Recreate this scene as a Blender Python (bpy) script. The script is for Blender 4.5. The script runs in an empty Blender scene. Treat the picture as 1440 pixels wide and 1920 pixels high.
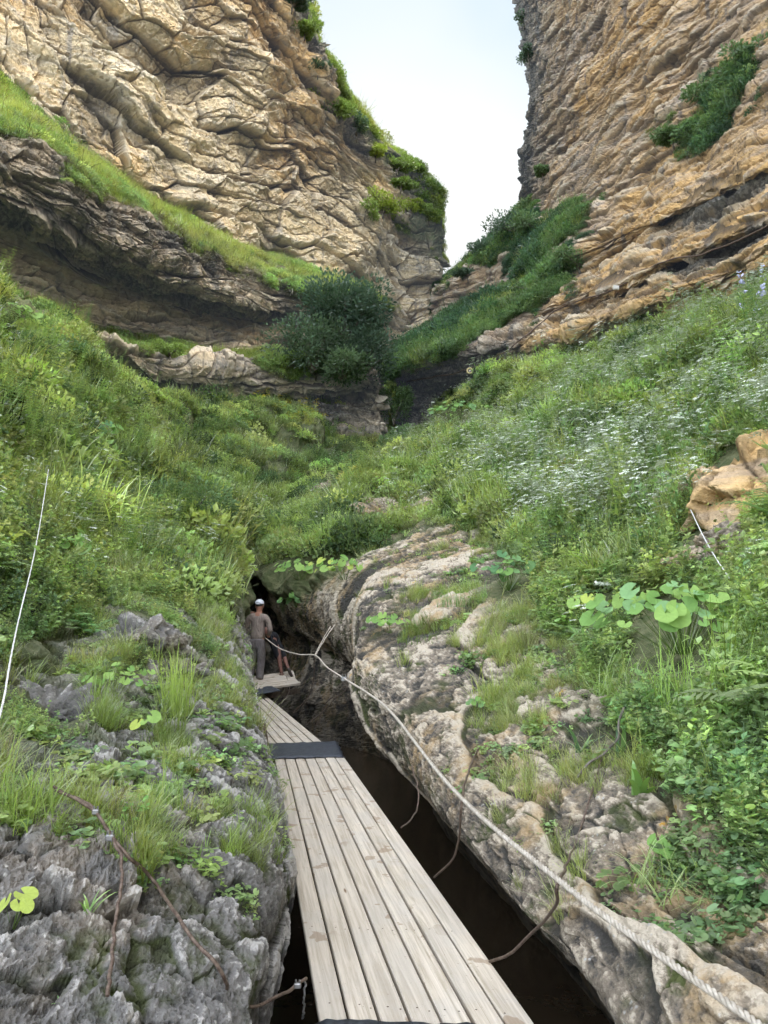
import bpy, bmesh, math, random
import numpy as np
from mathutils import Vector, Matrix
random.seed(7)
rng = np.random.default_rng(11)
SC = bpy.context.scene
COL = SC.collection
SMOOTH = False
Q = 1.0            # mesh density factor
R = math.radians

# ------------------------------------------------------------------ camera
F = 1443.0; CX = 720.0; CY = 960.0; PITCH = R(7.5); EYE = 1.55
cam_d = bpy.data.cameras.new("camera"); cam = bpy.data.objects.new("camera", cam_d); COL.objects.link(cam)
cam.location = (0, 0, EYE); cam.rotation_euler = (math.pi/2 + PITCH, 0, 0)
cam_d.sensor_fit = 'VERTICAL'; cam_d.sensor_height = 24.0; cam_d.lens = F/1920*24.0
cam_d.clip_start = 0.05; cam_d.clip_end = 3000
SC.camera = cam
SP, CP = math.sin(PITCH), math.cos(PITCH)

def W(px, py, Y):
    """the point of the place seen in direction (px, py) of the survey photograph at distance Y"""
    u = (px-CX)/F; v = (CY-py)/F
    dy = CP - v*SP; dz = SP + v*CP
    return (u/dy*Y, Y, EYE + dz/dy*Y)
def V(px, py, Y): return Vector(W(px, py, Y))
def proj(P):
    x = P[..., 0]; y = P[..., 1]; z = P[..., 2]-EYE
    d = np.maximum(y*CP + z*SP, 0.3); up = -y*SP + z*CP
    return CX + F*x/d, CY - F*up/d, d

# ------------------------------------------------------------------ numpy noise
_perm = np.random.default_rng(5).permutation(256).astype(np.int32)
_perm = np.concatenate([_perm, _perm])
_g = np.random.default_rng(6).normal(size=(256, 3)).astype(np.float32)
_g /= np.linalg.norm(_g, axis=1)[:, None]
def perlin(x, y, z):
    x = x.astype(np.float32); y = y.astype(np.float32); z = z.astype(np.float32)
    xi = np.floor(x).astype(np.int32); yi = np.floor(y).astype(np.int32); zi = np.floor(z).astype(np.int32)
    xf = x-xi; yf = y-yi; zf = z-zi
    xi &= 255; yi &= 255; zi &= 255
    u = xf*xf*xf*(xf*(xf*6-15)+10); v = yf*yf*yf*(yf*(yf*6-15)+10); w = zf*zf*zf*(zf*(zf*6-15)+10)
    out = 0
    for dx in (0, 1):
        a = _perm[(xi+dx) & 255]; wx = u if dx else 1-u
        for dy in (0, 1):
            b = _perm[(a+yi+dy) & 255]; wy = wx*(v if dy else 1-v)
            for dz in (0, 1):
                g = _g[_perm[(b+zi+dz) & 255]]
                out = out + wy*(w if dz else 1-w)*(g[..., 0]*(xf-dx)+g[..., 1]*(yf-dy)+g[..., 2]*(zf-dz))
    return out*1.6
def fbm(P, s, o=4, rough=.5, off=0., ridged=False, an=(1, 1, 1)):
    t = 0; a = 1.; n = 0
    for k in range(o):
        q = perlin(P[..., 0]*s*an[0]+off+k*17.3, P[..., 1]*s*an[1]+off*1.7-k*9.1, P[..., 2]*s*an[2]-off*.6+k*31.7)
        if ridged: q = 1-np.abs(q)*2
        t = t+q*a; n += a; a *= rough; s *= 2.03
    return t/n
def _hash2(i, j, k):
    return _perm[(_perm[(_perm[i & 255]+j) & 255]+k) & 255]/255.0
def voro2(u, v, jit=.85, seed=0):
    """F1, F2, a random number of the nearest cell and a random plane through its centre (flat facets)"""
    ui = np.floor(u).astype(np.int32); vi = np.floor(v).astype(np.int32)
    f1 = np.full(u.shape, 9., np.float32); f2 = f1.copy(); cid = np.zeros(u.shape, np.float32); tl = cid.copy()
    for a in (-1, 0, 1):
        for b in (-1, 0, 1):
            ci = ui+a; cj = vi+b
            dx = u-(ci+.5+(_hash2(ci, cj, seed)-.5)*jit); dy = v-(cj+.5+(_hash2(ci, cj, seed+7)-.5)*jit)
            d = np.hypot(dx, dy).astype(np.float32); h = _hash2(ci, cj, seed+19)
            t = dx*(_hash2(ci, cj, seed+29)-.5)+dy*(_hash2(ci, cj, seed+37)-.5)
            near = d < f1
            f2 = np.where(near, f1, np.minimum(f2, d)); cid = np.where(near, h, cid); tl = np.where(near, t, tl); f1 = np.where(near, d, f1)
    return f1, f2, cid, tl*2
def voro3(P, s, jit=.9, seed=0):
    x, y, z = P[..., 0]*s, P[..., 1]*s, P[..., 2]*s
    xi = np.floor(x).astype(np.int32); yi = np.floor(y).astype(np.int32); zi = np.floor(z).astype(np.int32)
    f1 = np.full(x.shape, 9., np.float32); f2 = f1.copy(); cid = np.zeros(x.shape, np.float32); tl = cid.copy()
    for a in (-1, 0, 1):
        for b in (-1, 0, 1):
            for c in (-1, 0, 1):
                i = xi+a; j = yi+b; k = zi+c
                h1 = _perm[(_perm[(_perm[(i+seed) & 255]+j) & 255]+k) & 255]
                dx = x-(i+.5+(h1/255.-.5)*jit); dy = y-(j+.5+(_perm[(h1+31) & 255]/255.-.5)*jit); dz = z-(k+.5+(_perm[(h1+77) & 255]/255.-.5)*jit)
                d = np.sqrt(dx*dx+dy*dy+dz*dz).astype(np.float32)
                g = _g[h1]; t = dx*g[..., 0]+dy*g[..., 1]+dz*g[..., 2]
                near = d < f1
                f2 = np.where(near, f1, np.minimum(f2, d)); cid = np.where(near, _perm[(h1+121) & 255]/255., cid); tl = np.where(near, t, tl); f1 = np.where(near, d, f1)
    return f1, f2, cid, tl
def sstep(a, b, x):
    t = np.clip((x-a)/(b-a), 0, 1); return t*t*(3-2*t)
def blur(a, n):
    for ax in (0, 1):
        for _ in range(2):
            p = np.concatenate([np.repeat(np.take(a, [0], ax), n, ax), a, np.repeat(np.take(a, [-1], ax), n+1, ax)], ax)
            c = np.cumsum(p, axis=ax, dtype=np.float64)
            L = a.shape[ax]
            a = ((np.take(c, np.arange(2*n, 2*n+L), ax)-np.take(c, np.arange(0, L), ax))/(2*n)).astype(np.float32)
    return a

# ------------------------------------------------------------------ sheets
def cr(ctrl, t, ax):
    """Catmull-Rom resampling of ctrl along axis ax at parameter values t"""
    n = ctrl.shape[ax]; i = np.clip(np.floor(t).astype(int), 0, n-2); f = (t-i)
    sh = [1]*ctrl.ndim; sh[ax] = len(t); f = f.reshape(sh)
    def tk(k): return np.take(ctrl, np.clip(k, 0, n-1), ax)
    p0, p1, p2, p3 = tk(i-1), tk(i), tk(i+1), tk(i+2)
    p0 = np.where((i == 0).reshape(sh), 2*p1-p2, p0); p3 = np.where((i == n-2).reshape(sh), 2*p2-p1, p3)
    return .5*((2*p1)+(-p0+p2)*f+(2*p0-5*p1+4*p2-p3)*f*f+(-p0+3*p1-3*p2+p3)*f*f*f)
def params(ctrl, ax, n):
    """parameter values spaced evenly by the length seen from the path"""
    px, py, _ = proj(ctrl)
    px = np.clip(px, -500, 1940); py = np.clip(py, -500, 2400)
    d = np.hypot(np.diff(px, axis=ax), np.diff(py, axis=ax)).mean(axis=1-ax)+25
    c = np.concatenate([[0], np.cumsum(d)])
    t = np.linspace(0, c[-1], n)
    q = np.interp(t, c, np.arange(len(c)))
    k = max(3, n//40)                      # soften density changes
    q2 = np.convolve(np.pad(q, k, mode='edge'), np.ones(2*k+1)/(2*k+1), mode='valid'); q2[0] = q[0]; q2[-1] = q[-1]
    return q2
class Sheet: pass
def sheet(ctrl, extra, nr, nc):
    S = Sheet(); ctrl = np.array(ctrl, float)
    tr = params(ctrl, 0, int(nr*Q)); tc = params(ctrl, 1, int(nc*Q))
    P = cr(cr(ctrl, tr, 0), tc, 1)
    E = {}
    for k, a in extra.items():
        a = np.array(a, float)[..., None]; i = np.interp
        a = cr(cr(a, tr, 0), tc, 1)[..., 0]; E[k] = np.clip(a, 0, 1)
    S.P = P; S.E = E
    # arc length coordinates in metres
    dr = np.linalg.norm(np.diff(P, axis=0), axis=2); dc = np.linalg.norm(np.diff(P, axis=1), axis=2)
    S.rl = np.concatenate([[0], np.cumsum(np.median(dr, axis=1))])[:, None]+np.zeros(P.shape[:2])
    S.cl = np.concatenate([[0], np.cumsum(np.median(dc, axis=0))])[None, :]+np.zeros(P.shape[:2])
    S.N = normals(P)
    return S
def normals(P):
    gr = np.gradient(P, axis=0); gc = np.gradient(P, axis=1)
    n = np.cross(gr, gc); n /= np.linalg.norm(n, axis=2)[..., None]+1e-9
    return n
def face_to(S, pt):
    """flip normals so that the sheet's front faces the given point"""
    m = S.P.reshape(-1, 3).mean(0)
    if (S.N.reshape(-1, 3).mean(0)*(np.array(pt)-m)).sum() < 0: S.N = -S.N; S.flip = True
    else: S.flip = False
def grid_mesh(name, S, mat, attrs, parent=None):
    P = S.P; nr, nc = P.shape[:2]
    me = bpy.data.meshes.new(name)
    i = np.arange(nr*nc, dtype=np.int32).reshape(nr, nc)
    q = np.stack([i[:-1, :-1], i[1:, :-1], i[1:, 1:], i[:-1, 1:]], -1).reshape(-1, 4)
    if S.flip: q = q[:, ::-1]
    me.vertices.add(nr*nc); me.vertices.foreach_set('co', P.reshape(-1).astype(np.float32))
    me.loops.add(q.size); me.loops.foreach_set('vertex_index', np.ascontiguousarray(q).reshape(-1))
    me.polygons.add(len(q)); me.polygons.foreach_set('loop_start', np.arange(0, q.size, 4, dtype=np.int32))
    try: me.polygons.foreach_set('loop_total', np.full(len(q), 4, np.int32))
    except Exception: pass
    me.polygons.foreach_set('use_smooth', np.full(len(q), SMOOTH))
    for k, a in attrs.items():
        at = me.attributes.new(k, 'FLOAT', 'POINT'); at.data.foreach_set('value', a.reshape(-1).astype(np.float32))
    me.update(calc_edges=True); me.materials.append(mat)
    o = bpy.data.objects.new(name, me); COL.objects.link(o)
    if parent: o.parent = parent
    return o
def tag(o, label=None, cat=None, group=None, kind=None):
    if label: o['label'] = label
    if cat: o['category'] = cat
    if group: o['group'] = group
    if kind: o['kind'] = kind
    return o

# ------------------------------------------------------------------ node helpers
def newmat(name):
    m = bpy.data.materials.new(name); m.use_nodes = True; nt = m.node_tree; nt.nodes.clear()
    return m, nt
class NT:
    def __init__(s, nt): s.nt = nt
    def n(s, t, **kw):
        nd = s.nt.nodes.new(t)
        for k, v in kw.items(): setattr(nd, k, v)
        return nd
    def l(s, a, b): s.nt.links.new(a, b)
    def val(s, x, sock):
        if isinstance(x, (int, float)): sock.default_value = x
        elif isinstance(x, tuple): sock.default_value = x if len(x) == len(sock.default_value) else x+(1,)
        else: s.l(x, sock)
    def mix(s, f, a, b, bt='MIX'):
        m = s.n('ShaderNodeMix', data_type='RGBA', blend_type=bt); m.clamp_result = False
        s.val(f, m.inputs[0]); s.val(a, m.inputs[6]); s.val(b, m.inputs[7]); return m.outputs[2]
    def math(s, op, a, b=0., c=None):
        m = s.n('ShaderNodeMath', operation=op); s.val(a, m.inputs[0]); s.val(b, m.inputs[1])
        if c is not None: s.val(c, m.inputs[2])
        return m.outputs[0]
    def ramp(s, f, a, b):   # smooth step
        m = s.n('ShaderNodeMapRange', interpolation_type='SMOOTHSTEP'); s.val(f, m.inputs[0]); m.inputs[1].default_value = a; m.inputs[2].default_value = b
        return m.outputs[0]
    def attr(s, name, t='GEOMETRY', out='Fac'):
        a = s.n('ShaderNodeAttribute', attribute_name=name, attribute_type=t); return a.outputs[out]
    def pos(s, sc=(1, 1, 1), rot=(0, 0, 0), obj=False):
        if obj: src = s.n('ShaderNodeTexCoord').outputs['Object']
        else: src = s.n('ShaderNodeNewGeometry').outputs['Position']
        mp = s.n('ShaderNodeMapping'); mp.inputs['Scale'].default_value = sc; mp.inputs['Rotation'].default_value = rot
        s.l(src, mp.inputs[0]); return mp.outputs[0]
    def noise(s, vec, sc, det=4., rough=.55, dist=0., out=0):
        t = s.n('ShaderNodeTexNoise'); s.l(vec, t.inputs['Vector']); t.inputs['Scale'].default_value = sc
        t.inputs['Detail'].default_value = det; t.inputs['Roughness'].default_value = rough; t.inputs['Distortion'].default_value = dist
        return t.outputs[out]
    def voro(s, vec, sc, feat='F1', out=0):
        t = s.n('ShaderNodeTexVoronoi', feature=feat); s.l(vec, t.inputs['Vector']); t.inputs['Scale'].default_value = sc
        return t.outputs[out]
    def bump(s, h, dist, strength=1., nrm=None):
        b = s.n('ShaderNodeBump'); s.val(h, b.inputs['Height']); b.inputs['Distance'].default_value = dist; b.inputs['Strength'].default_value = strength
        if nrm is not None: s.l(nrm, b.inputs['Normal'])
        return b.outputs[0]
    def bsdf(s, col, rough=.9, nrm=None, spec=.3, metal=0.):
        b = s.n('ShaderNodeBsdfPrincipled'); s.val(col, b.inputs['Base Color']); s.val(rough, b.inputs['Roughness'])
        b.inputs['Specular IOR Level'].default_value = spec; b.inputs['Metallic'].default_value = metal
        if nrm is not None: s.l(nrm, b.inputs['Normal'])
        return b
    def out(s, sh):
        o = s.n('ShaderNodeOutputMaterial'); s.l(sh, o.inputs['Surface'])

# ------------------------------------------------------------------ banks of the gorge
def w(x, z): return ('w', x, z)
def bank_ctrl(st):
    rows = []
    for Y, pts in st:
        r = []
        for p in pts:
            if p[0] == 'w': r.append((p[1], Y, p[2]))
            else: r.append(W(p[0], p[1], Y))
        assert len(r) == 9, Y
        rows.append(r)
    return rows
LB = [
 (1.2, [w(-.95,-1.4), w(-.8,-.6), w(-.6,0), w(-.62,.3), w(-.85,.5), w(-1.2,.65), w(-1.8,.9), w(-2.6,1.3), w(-4.5,2.4)]),
 (2.2, [w(-.9,-1.4), w(-.66,-.6), w(-.44,-.1), w(-.47,.18), w(-.65,.33), w(-.9,.42), w(-1.3,.6), w(-2.2,1.0), w(-4.6,2.4)]),
 (3.0, [w(-.95,-1.4), w(-.62,-.6), (485,1860), (470,1770), (390,1700), (260,1640), (100,1570), (-100,1480), w(-4.8,2.6)]),
 (4.0, [w(-1.05,-1.4), (500,1890), (540,1740), (538,1640), (480,1550), (360,1480), (180,1400), (-50,1300), w(-5.2,3.2)]),
 (5.5, [w(-1.3,-1.4), (510,1710), (546,1610), (535,1500), (480,1420), (370,1340), (200,1265), (0,1190), w(-6,4.2)]),
 (7.5, [w(-1.7,-1.4), (485,1570), (508,1460), (500,1395), (468,1320), (400,1240), (270,1160), (50,1070), w(-8,5.8)]),
 (10., [w(-2.3,-1.4), (455,1460), (484,1390), (480,1310), (455,1230), (400,1165), (280,1090), (50,980), w(-10.5,8)]),
 (13.5,[w(-3.2,-1.4), (435,1400), (456,1310), (466,1240), (452,1170), (415,1115), (310,1035), (110,900), w(-15,13)]),
 (17., [w(-3.4,-1.4), (430,1340), (452,1260), (462,1190), (455,1120), (430,1065), (335,975), (120,810), w(-19,18)]),
 (21., [w(-3.4,-1.4), (425,1220), (424,1150), (424,1085), (422,1040), (398,990), (300,890), (70,690), w(-25,24)]),
 (26., [(514,1126), (485,1085), (470,1050), (450,1020), (430,985), (390,920), (280,820), (50,610), w(-30,28.5)]),
 (32., [(574,991), (555,975), (545,965), (520,950), (480,915), (420,860), (320,790), (150,680), w(-34,28)]),
 (38., [(654,921), (635,905), (620,895), (590,875), (540,840), (470,800), (370,765), (220,740), w(-32,20)]),
 (46., [(749,866), (730,850), (715,830), (680,800), (620,770), (540,757), (420,752), (250,750), w(-30,15)]),
 (56., [(759,806), (740,790), (735,780), (725,765), (700,750), (650,740), (560,738), (420,735), w(-30,17)]),
 (72., [(764,706), (745,695), (738,690), (730,680), (700,665), (650,655), (560,650), (420,640), w(-32,24)]),
]
LV = [[0,0,0,0,0,.0,.0,.1,.4],[0,0,0,0,0,.0,.0,.1,.4],[0,0,0,0,0,.0,.08,.24,.6],[0,0,0,0,.0,.16,.34,.46,.8],
 [0,0,0,0,.02,.36,.40,.48,.9],[0,0,.0,0,.03,.44,.43,.64,1],[0,0,.0,0,.12,.5,.62,.85,1],[0,0,.0,0,.25,.8,1,1,1],
 [0,0,0,.1,.7,1,1,1,1],[0,.0,.0,.0,.6,1,1,1,1],[.0,.1,.3,.9,1,1,1,1,1]]+[[1]*9]*5
RB = [
 (1.2, [w(1.5,-1.4), w(1.35,-.6), w(.78,0), w(.82,.25), w(1.0,.4), w(1.3,.55), w(1.8,.8), w(2.7,1.3), w(5.2,2.8)]),
 (2.2, [w(1.9,-1.4), w(1.65,-.6), w(1.0,-.05), w(.98,.2), w(1.1,.38), w(1.35,.52), w(1.8,.8), w(2.7,1.35), w(5.5,3.1)]),
 (3.2, [w(1.95,-1.4), w(1.6,-.6), (1175,1900), (1165,1830), (1215,1770), (1310,1700), (1440,1610), (1700,1440), w(6,3.7)]),
 (4.2, [w(1.8,-1.4), w(1.4,-.6), (980,1730), (975,1670), (1030,1600), (1150,1520), (1300,1420), (1550,1260), w(7,4.6)]),
 (5.5, [w(1.6,-1.4), w(1.2,-.6), (870,1590), (855,1520), (900,1460), (1010,1395), (1180,1300), (1440,1130), w(8,5.5)]),
 (7.5, [w(1.3,-1.4), (850,1550), (758,1460), (742,1380), (775,1320), (900,1265), (1100,1180), (1400,1000), w(10.5,7.2)]),
 (9.5, [w(.9,-1.4), (770,1440), (672,1345), (650,1250), (682,1200), (820,1160), (1050,1085), (1380,910), w(13,9.5)]),
 (12., [w(.7,-1.4), (745,1360), (675,1270), (662,1170), (690,1110), (820,1075), (1050,1005), (1400,815), w(16,12)]),
 (15., [w(-.2,-1.4), (690,1290), (655,1220), (650,1130), (690,1055), (800,1010), (1010,940), (1400,730), w(20,15)]),
 (18., [w(-2.6,-1.4), (600,1240), (580,1190), (560,1135), (600,1070), (740,985), (980,895), (1400,665), w(24,18.5)]),
 (21., [w(-4.4,-1.4), (535,1210), (515,1150), (505,1095), (540,1040), (690,960), (940,860), (1400,618), w(27,21.5)]),
 (26., [(486,1126), (505,1080), (510,1050), (530,1015), (575,970), (700,915), (950,810), (1400,572), w(31,26)]),
 (32., [(546,991), (575,970), (590,950), (615,922), (665,900), (770,862), (980,750), (1350,560), w(33,25)]),
 (38., [(626,921), (655,900), (675,890), (700,876), (740,862), (820,822), (950,725), (1200,610), w(31,23)]),
 (46., [(721,866), (748,845), (760,835), (772,825), (785,815), (820,790), (880,740), (1000,670), w(28,19)]),
 (56., [(731,806), (752,792), (760,784), (770,776), (782,768), (800,750), (840,720), (940,660), w(28,20)]),
 (72., [(736,706), (756,696), (764,690), (775,684), (790,676), (810,664), (850,640), (940,610), w(28,26)]),
]
RV = [[0,0,0,0,0,0,.2,.5,.8],[0,0,0,0,0,0,.2,.5,.8],[0,0,0,0,0,.1,.42,.7,.9],[0,0,0,0,0,.10,.50,.85,1],
 [0,0,0,0,0,.10,.52,1,1],[0,0,0,0,.0,.10,.58,1,1],[0,0,0,0,.05,.14,.80,1,1],[0,0,0,0,.0,.04,.80,1,1],
 [0,0,0,0,.1,.04,.92,1,1],[0,0,0,.3,.95,.6,1,1,1],[0,0,.0,.4,1,1,1,1,1],[.0,.1,.3,1,1,1,1,1,1]]+[[1]*9]*5

def rock_disp(P, N, U, Vv, sc, seed, layered):
    """karst limestone relief; sc = local feature scale in metres"""
    warp = fbm(P, .9, 3, off=seed)
    warp2 = fbm(P, 2.7, 3, off=seed+5)
    if layered:
        s = Vv/.75+warp*1.1+U*.10; k = np.floor(s); f = s-k
        of_ = lambda k: perlin(k*3.7+seed, U/1.6+k*.37, k*1.3)
        d = (of_(k-1)+(of_(k)-of_(k-1))*sstep(0, .14, f))*.12-sstep(.07, 0, np.abs(f-.07))*.035
        f1, f2, c, t = voro2(U/.8+warp2*.5+9, Vv/.36+warp2*.6+warp, seed=seed+3)
        d += (c-.5)*.035+t*.06-sstep(.10, 0, f2-f1)*.035
        f1, f2, c, t = voro3(P*np.array([1, .7, 1.3])+warp2[..., None]*.08, 6.5, seed=seed+7)
        d += (c-.5)*.012+t*.030
    else:
        f1, f2, c, t = voro3(P*np.array([1, .75, 1.1])+warp[..., None]*.25+warp2[..., None]*.05, 1.5, seed=seed)
        d = (c-.5)*.08+t*.11-sstep(.12, 0, f2-f1)*.05
        g1, g2, c2, t = voro3(P+warp2[..., None]*.12, 4.2, seed=seed+3)
        d += (c2-.5)*.03+t*.06-sstep(.12, 0, g2-g1)*.015
        g1, g2, c2, t = voro3(P*np.array([1.3, .7, 1]), 11, seed=seed+6)
        d += (c2-.5)*.008+t*.022
    r1 = fbm(P, 2.2, 3, off=seed+1, ridged=True, an=(1, .6, 1.6) if layered else (1.3, .6, 1))
    r2 = fbm(P, 9.5, 3, .65, off=seed+2, ridged=True, an=(1, .45, 1.6) if layered else (1.6, .55, 1))
    d += (r1-.62)*(.05 if layered else .035)+(r2-.62)*(.060 if layered else .036)
    f = fbm(P, 32., 3, .65, off=seed+4, ridged=True)
    d += (f-.6)*.026
    return d-.03
def beds_big(P, U, Vv, seed):
    """long open joints that run along the slab, parallel to its lip"""
    w_ = fbm(P, .55, 3, off=seed+60)
    s = Vv/1.15+w_*.9-U*.06; k = np.floor(s); f = s-k
    f = f+fbm(P, 3.5, 2, off=seed+61)*.05
    o = lambda k: perlin(k*5.1+.3, U/2.2, k*.7+.2)*.17*(k > 0)
    return o(k-1)+(o(k)-o(k-1))*sstep(.0, .16, f)-sstep(.05, 0, np.abs(f-.06))*.05
def build_bank(name, st, veg, side, nr, nc, seed, layered):
    C = np.array(bank_ctrl(st))
    # let the sheets of both sides pass under each other along the stream
    S = sheet(C, {'veg': veg}, nr, nc)
    face_to(S, (0, 10, 14))
    P = S.P; N = S.N; Y = P[..., 1]
    big = fbm(P, .33, 4, off=seed)
    v0 = S.E['veg']
    vn = fbm(P, 1.1, 4, .6, off=seed+40)*.9
    veg_m = sstep(.43, .63, v0+vn*.55*(1-np.abs(2*v0-1)**2)+0)
    veg_m = np.where(v0 < .03, 0, veg_m)
    d = rock_disp(P, N, S.rl, S.cl, 1, seed, layered)
    edge = np.clip(sstep(0., .12, S.cl/ S.cl.max()), .3, 1)
    scale = np.clip(Y/8, .8, 1.25)*(.64 if layered else .85)*(.35+.65*sstep(.10, .30, S.cl/S.cl.max())) 
    dr = d*scale
    if layered: dr = dr+beds_big(P, S.rl, S.cl, seed)
    mound = big*np.clip(Y/13, .12, 2.0)+fbm(P, 1.1, 3, off=seed+9)*.20*np.clip(Y/8, .5, 2.4)
    far = sstep(9, 20, Y)
    dd = dr*(1-veg_m*.75)+mound*(.25+.75*veg_m)*(.3+.7*far)
    if name == 'right_bank':   # overhang notch below the lip and a long ledge along the slab
        pass
    P2 = P+N*dd[..., None]
    cav = (dr-blur(dr.astype(np.float32), 9))/scale
    cavb = (dr-blur(dr.astype(np.float32), 30))/scale
    S.P = P2; S.N2 = normals(P2)
    if (S.N2*S.N).sum() < 0: S.N2 = -S.N2
    S.veg = veg_m; S.cav = cav
    soil = sstep(.26, .55, v0+vn*.4)*(v0 > .03)
    return S, {'veg': np.maximum(veg_m, soil), 'cav': cav*14, 'cavb': cavb*7, 'wet': sstep(.35, -.7, P2[..., 2])}

LS, LA = build_bank('left_bank', LB, LV, -1, 1150, 900, 3, False)
RS, RA = build_bank('right_bank', RB, RV, 1, 1150, 900, 21, True)

# ------------------------------------------------------------------ cliffs
def grid_ctrl(rows):
    return np.array([[(p[1:4] if p[0] == 'w' else W(*p[:3])) for p in r] for r in rows])
def ext(rows, k): return [[(p[k+1] if p[0] == 'w' else p[k]) for p in r] for r in rows]
# points: (px, py, distance, ochre, dark, veg); dark paints grey rock and overhang shade
UL = [
 [(-250,290,30,.4,.2,0),(-60,330,34,.4,.2,0),(150,440,38,.4,.3,0),(400,560,46,.4,.3,0),(620,640,57,.3,.3,0),(722,700,64,.1,.6,0),(775,705,66,.1,.7,0),(815,700,69,.1,.6,0),(801,700,80,.1,.6,0)],
 [(-250,130,31,.5,.0,.9),(-60,170,35,.5,.0,.9),(130,285,39,.5,.0,.7),(400,450,47,.5,0,.1),(620,540,58,.5,0,0),(722,600,65,.5,0,0),(775,606,67,.5,0,0),(822,585,70,.4,.0,.3),(808,590,82,.4,.3,0)],
 [(-260,20,32,.6,0,0),(-60,60,36,.6,0,0),(150,210,40,.5,0,0),(410,385,48,.3,0,0),(620,478,59,.4,0,0),(730,535,66,.6,.0,0),(780,548,68,.6,0,0),(820,540,70,.6,.1,0),(806,540,82,.5,.1,0)],
 [(-270,-90,33,.6,0,0),(-60,-40,37,.6,0,0),(170,130,41,.4,0,0),(430,320,49,.2,.1,0),(630,425,60,.3,0,0),(735,480,66.5,.3,.1,0),(785,490,68,.2,.3,.1),(822,480,70,.2,.4,.4),(808,480,82,.2,.3,.4)],
 [(-280,-220,34,.6,0,0),(-40,-140,38,.6,0,0),(210,50,42,.5,0,0),(460,245,50,.3,0,0),(645,365,60,.4,0,.0),(745,415,66,.4,.0,.42),(795,415,68,.2,.3,.62),(830,395,70,.2,.3,1),(816,400,82,.2,.3,1)],
 [(-250,-380,35,.6,0,0),(30,-250,39,.6,0,0),(290,-20,43,.5,0,0),(500,170,51,.5,0,0),(640,295,59,.5,.1,0),(715,335,64,.3,.2,0),(760,330,66,.1,.4,.55),(792,322,68,.1,.4,1),(778,330,80,.2,.3,1)],
 [(-150,-520,36,.6,0,0),(130,-350,40,.6,0,0),(370,-90,45,.6,0,0),(530,90,52,.7,.1,0),(625,215,57,.6,.3,0),(665,265,60,.2,.6,.1),(690,265,62,.1,.5,.55),(712,258,64,.1,.4,1),(698,270,76,.1,.4,1)],
 [(0,-640,37,.6,0,0),(250,-430,42,.6,0,0),(440,-150,47,.6,0,0),(540,20,52,.6,.2,0),(588,120,55,.4,.6,0),(612,170,57,.2,.7,0),(628,170,58,.1,.5,.45),(648,175,60,.1,.4,1),(634,190,72,.1,.4,1)],
 [(150,-700,38,.6,0,0),(340,-480,43,.6,0,0),(470,-200,48,.6,.1,0),(530,-50,52,.5,.3,0),(565,30,54,.3,.7,0),(583,80,55,.1,.8,.2),(595,90,56,.1,.6,.45),(602,95,57,.1,.5,1),(588,100,68,.1,.5,1)],
 [(250,-800,39,.6,0,0),(400,-560,44,.6,0,0),(490,-280,49,.6,.1,0),(530,-130,52,.5,.3,0),(552,-60,54,.3,.7,.2),(562,-20,55,.1,.8,.4),(568,-15,56,.1,.6,.8),(572,-10,57,.1,.5,1),(558,-20,68,.1,.5,1)],
 [(300,-950,42,.6,0,0),(420,-750,46,.6,0,0),(490,-480,51,.6,.1,0),(520,-330,54,.5,.3,0),(540,-260,56,.3,.7,.2),(548,-220,57,.1,.8,.4),(554,-215,58,.1,.6,.8),(558,-210,59,.1,.5,1),(544,-220,70,.1,.5,1)],
]
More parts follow.
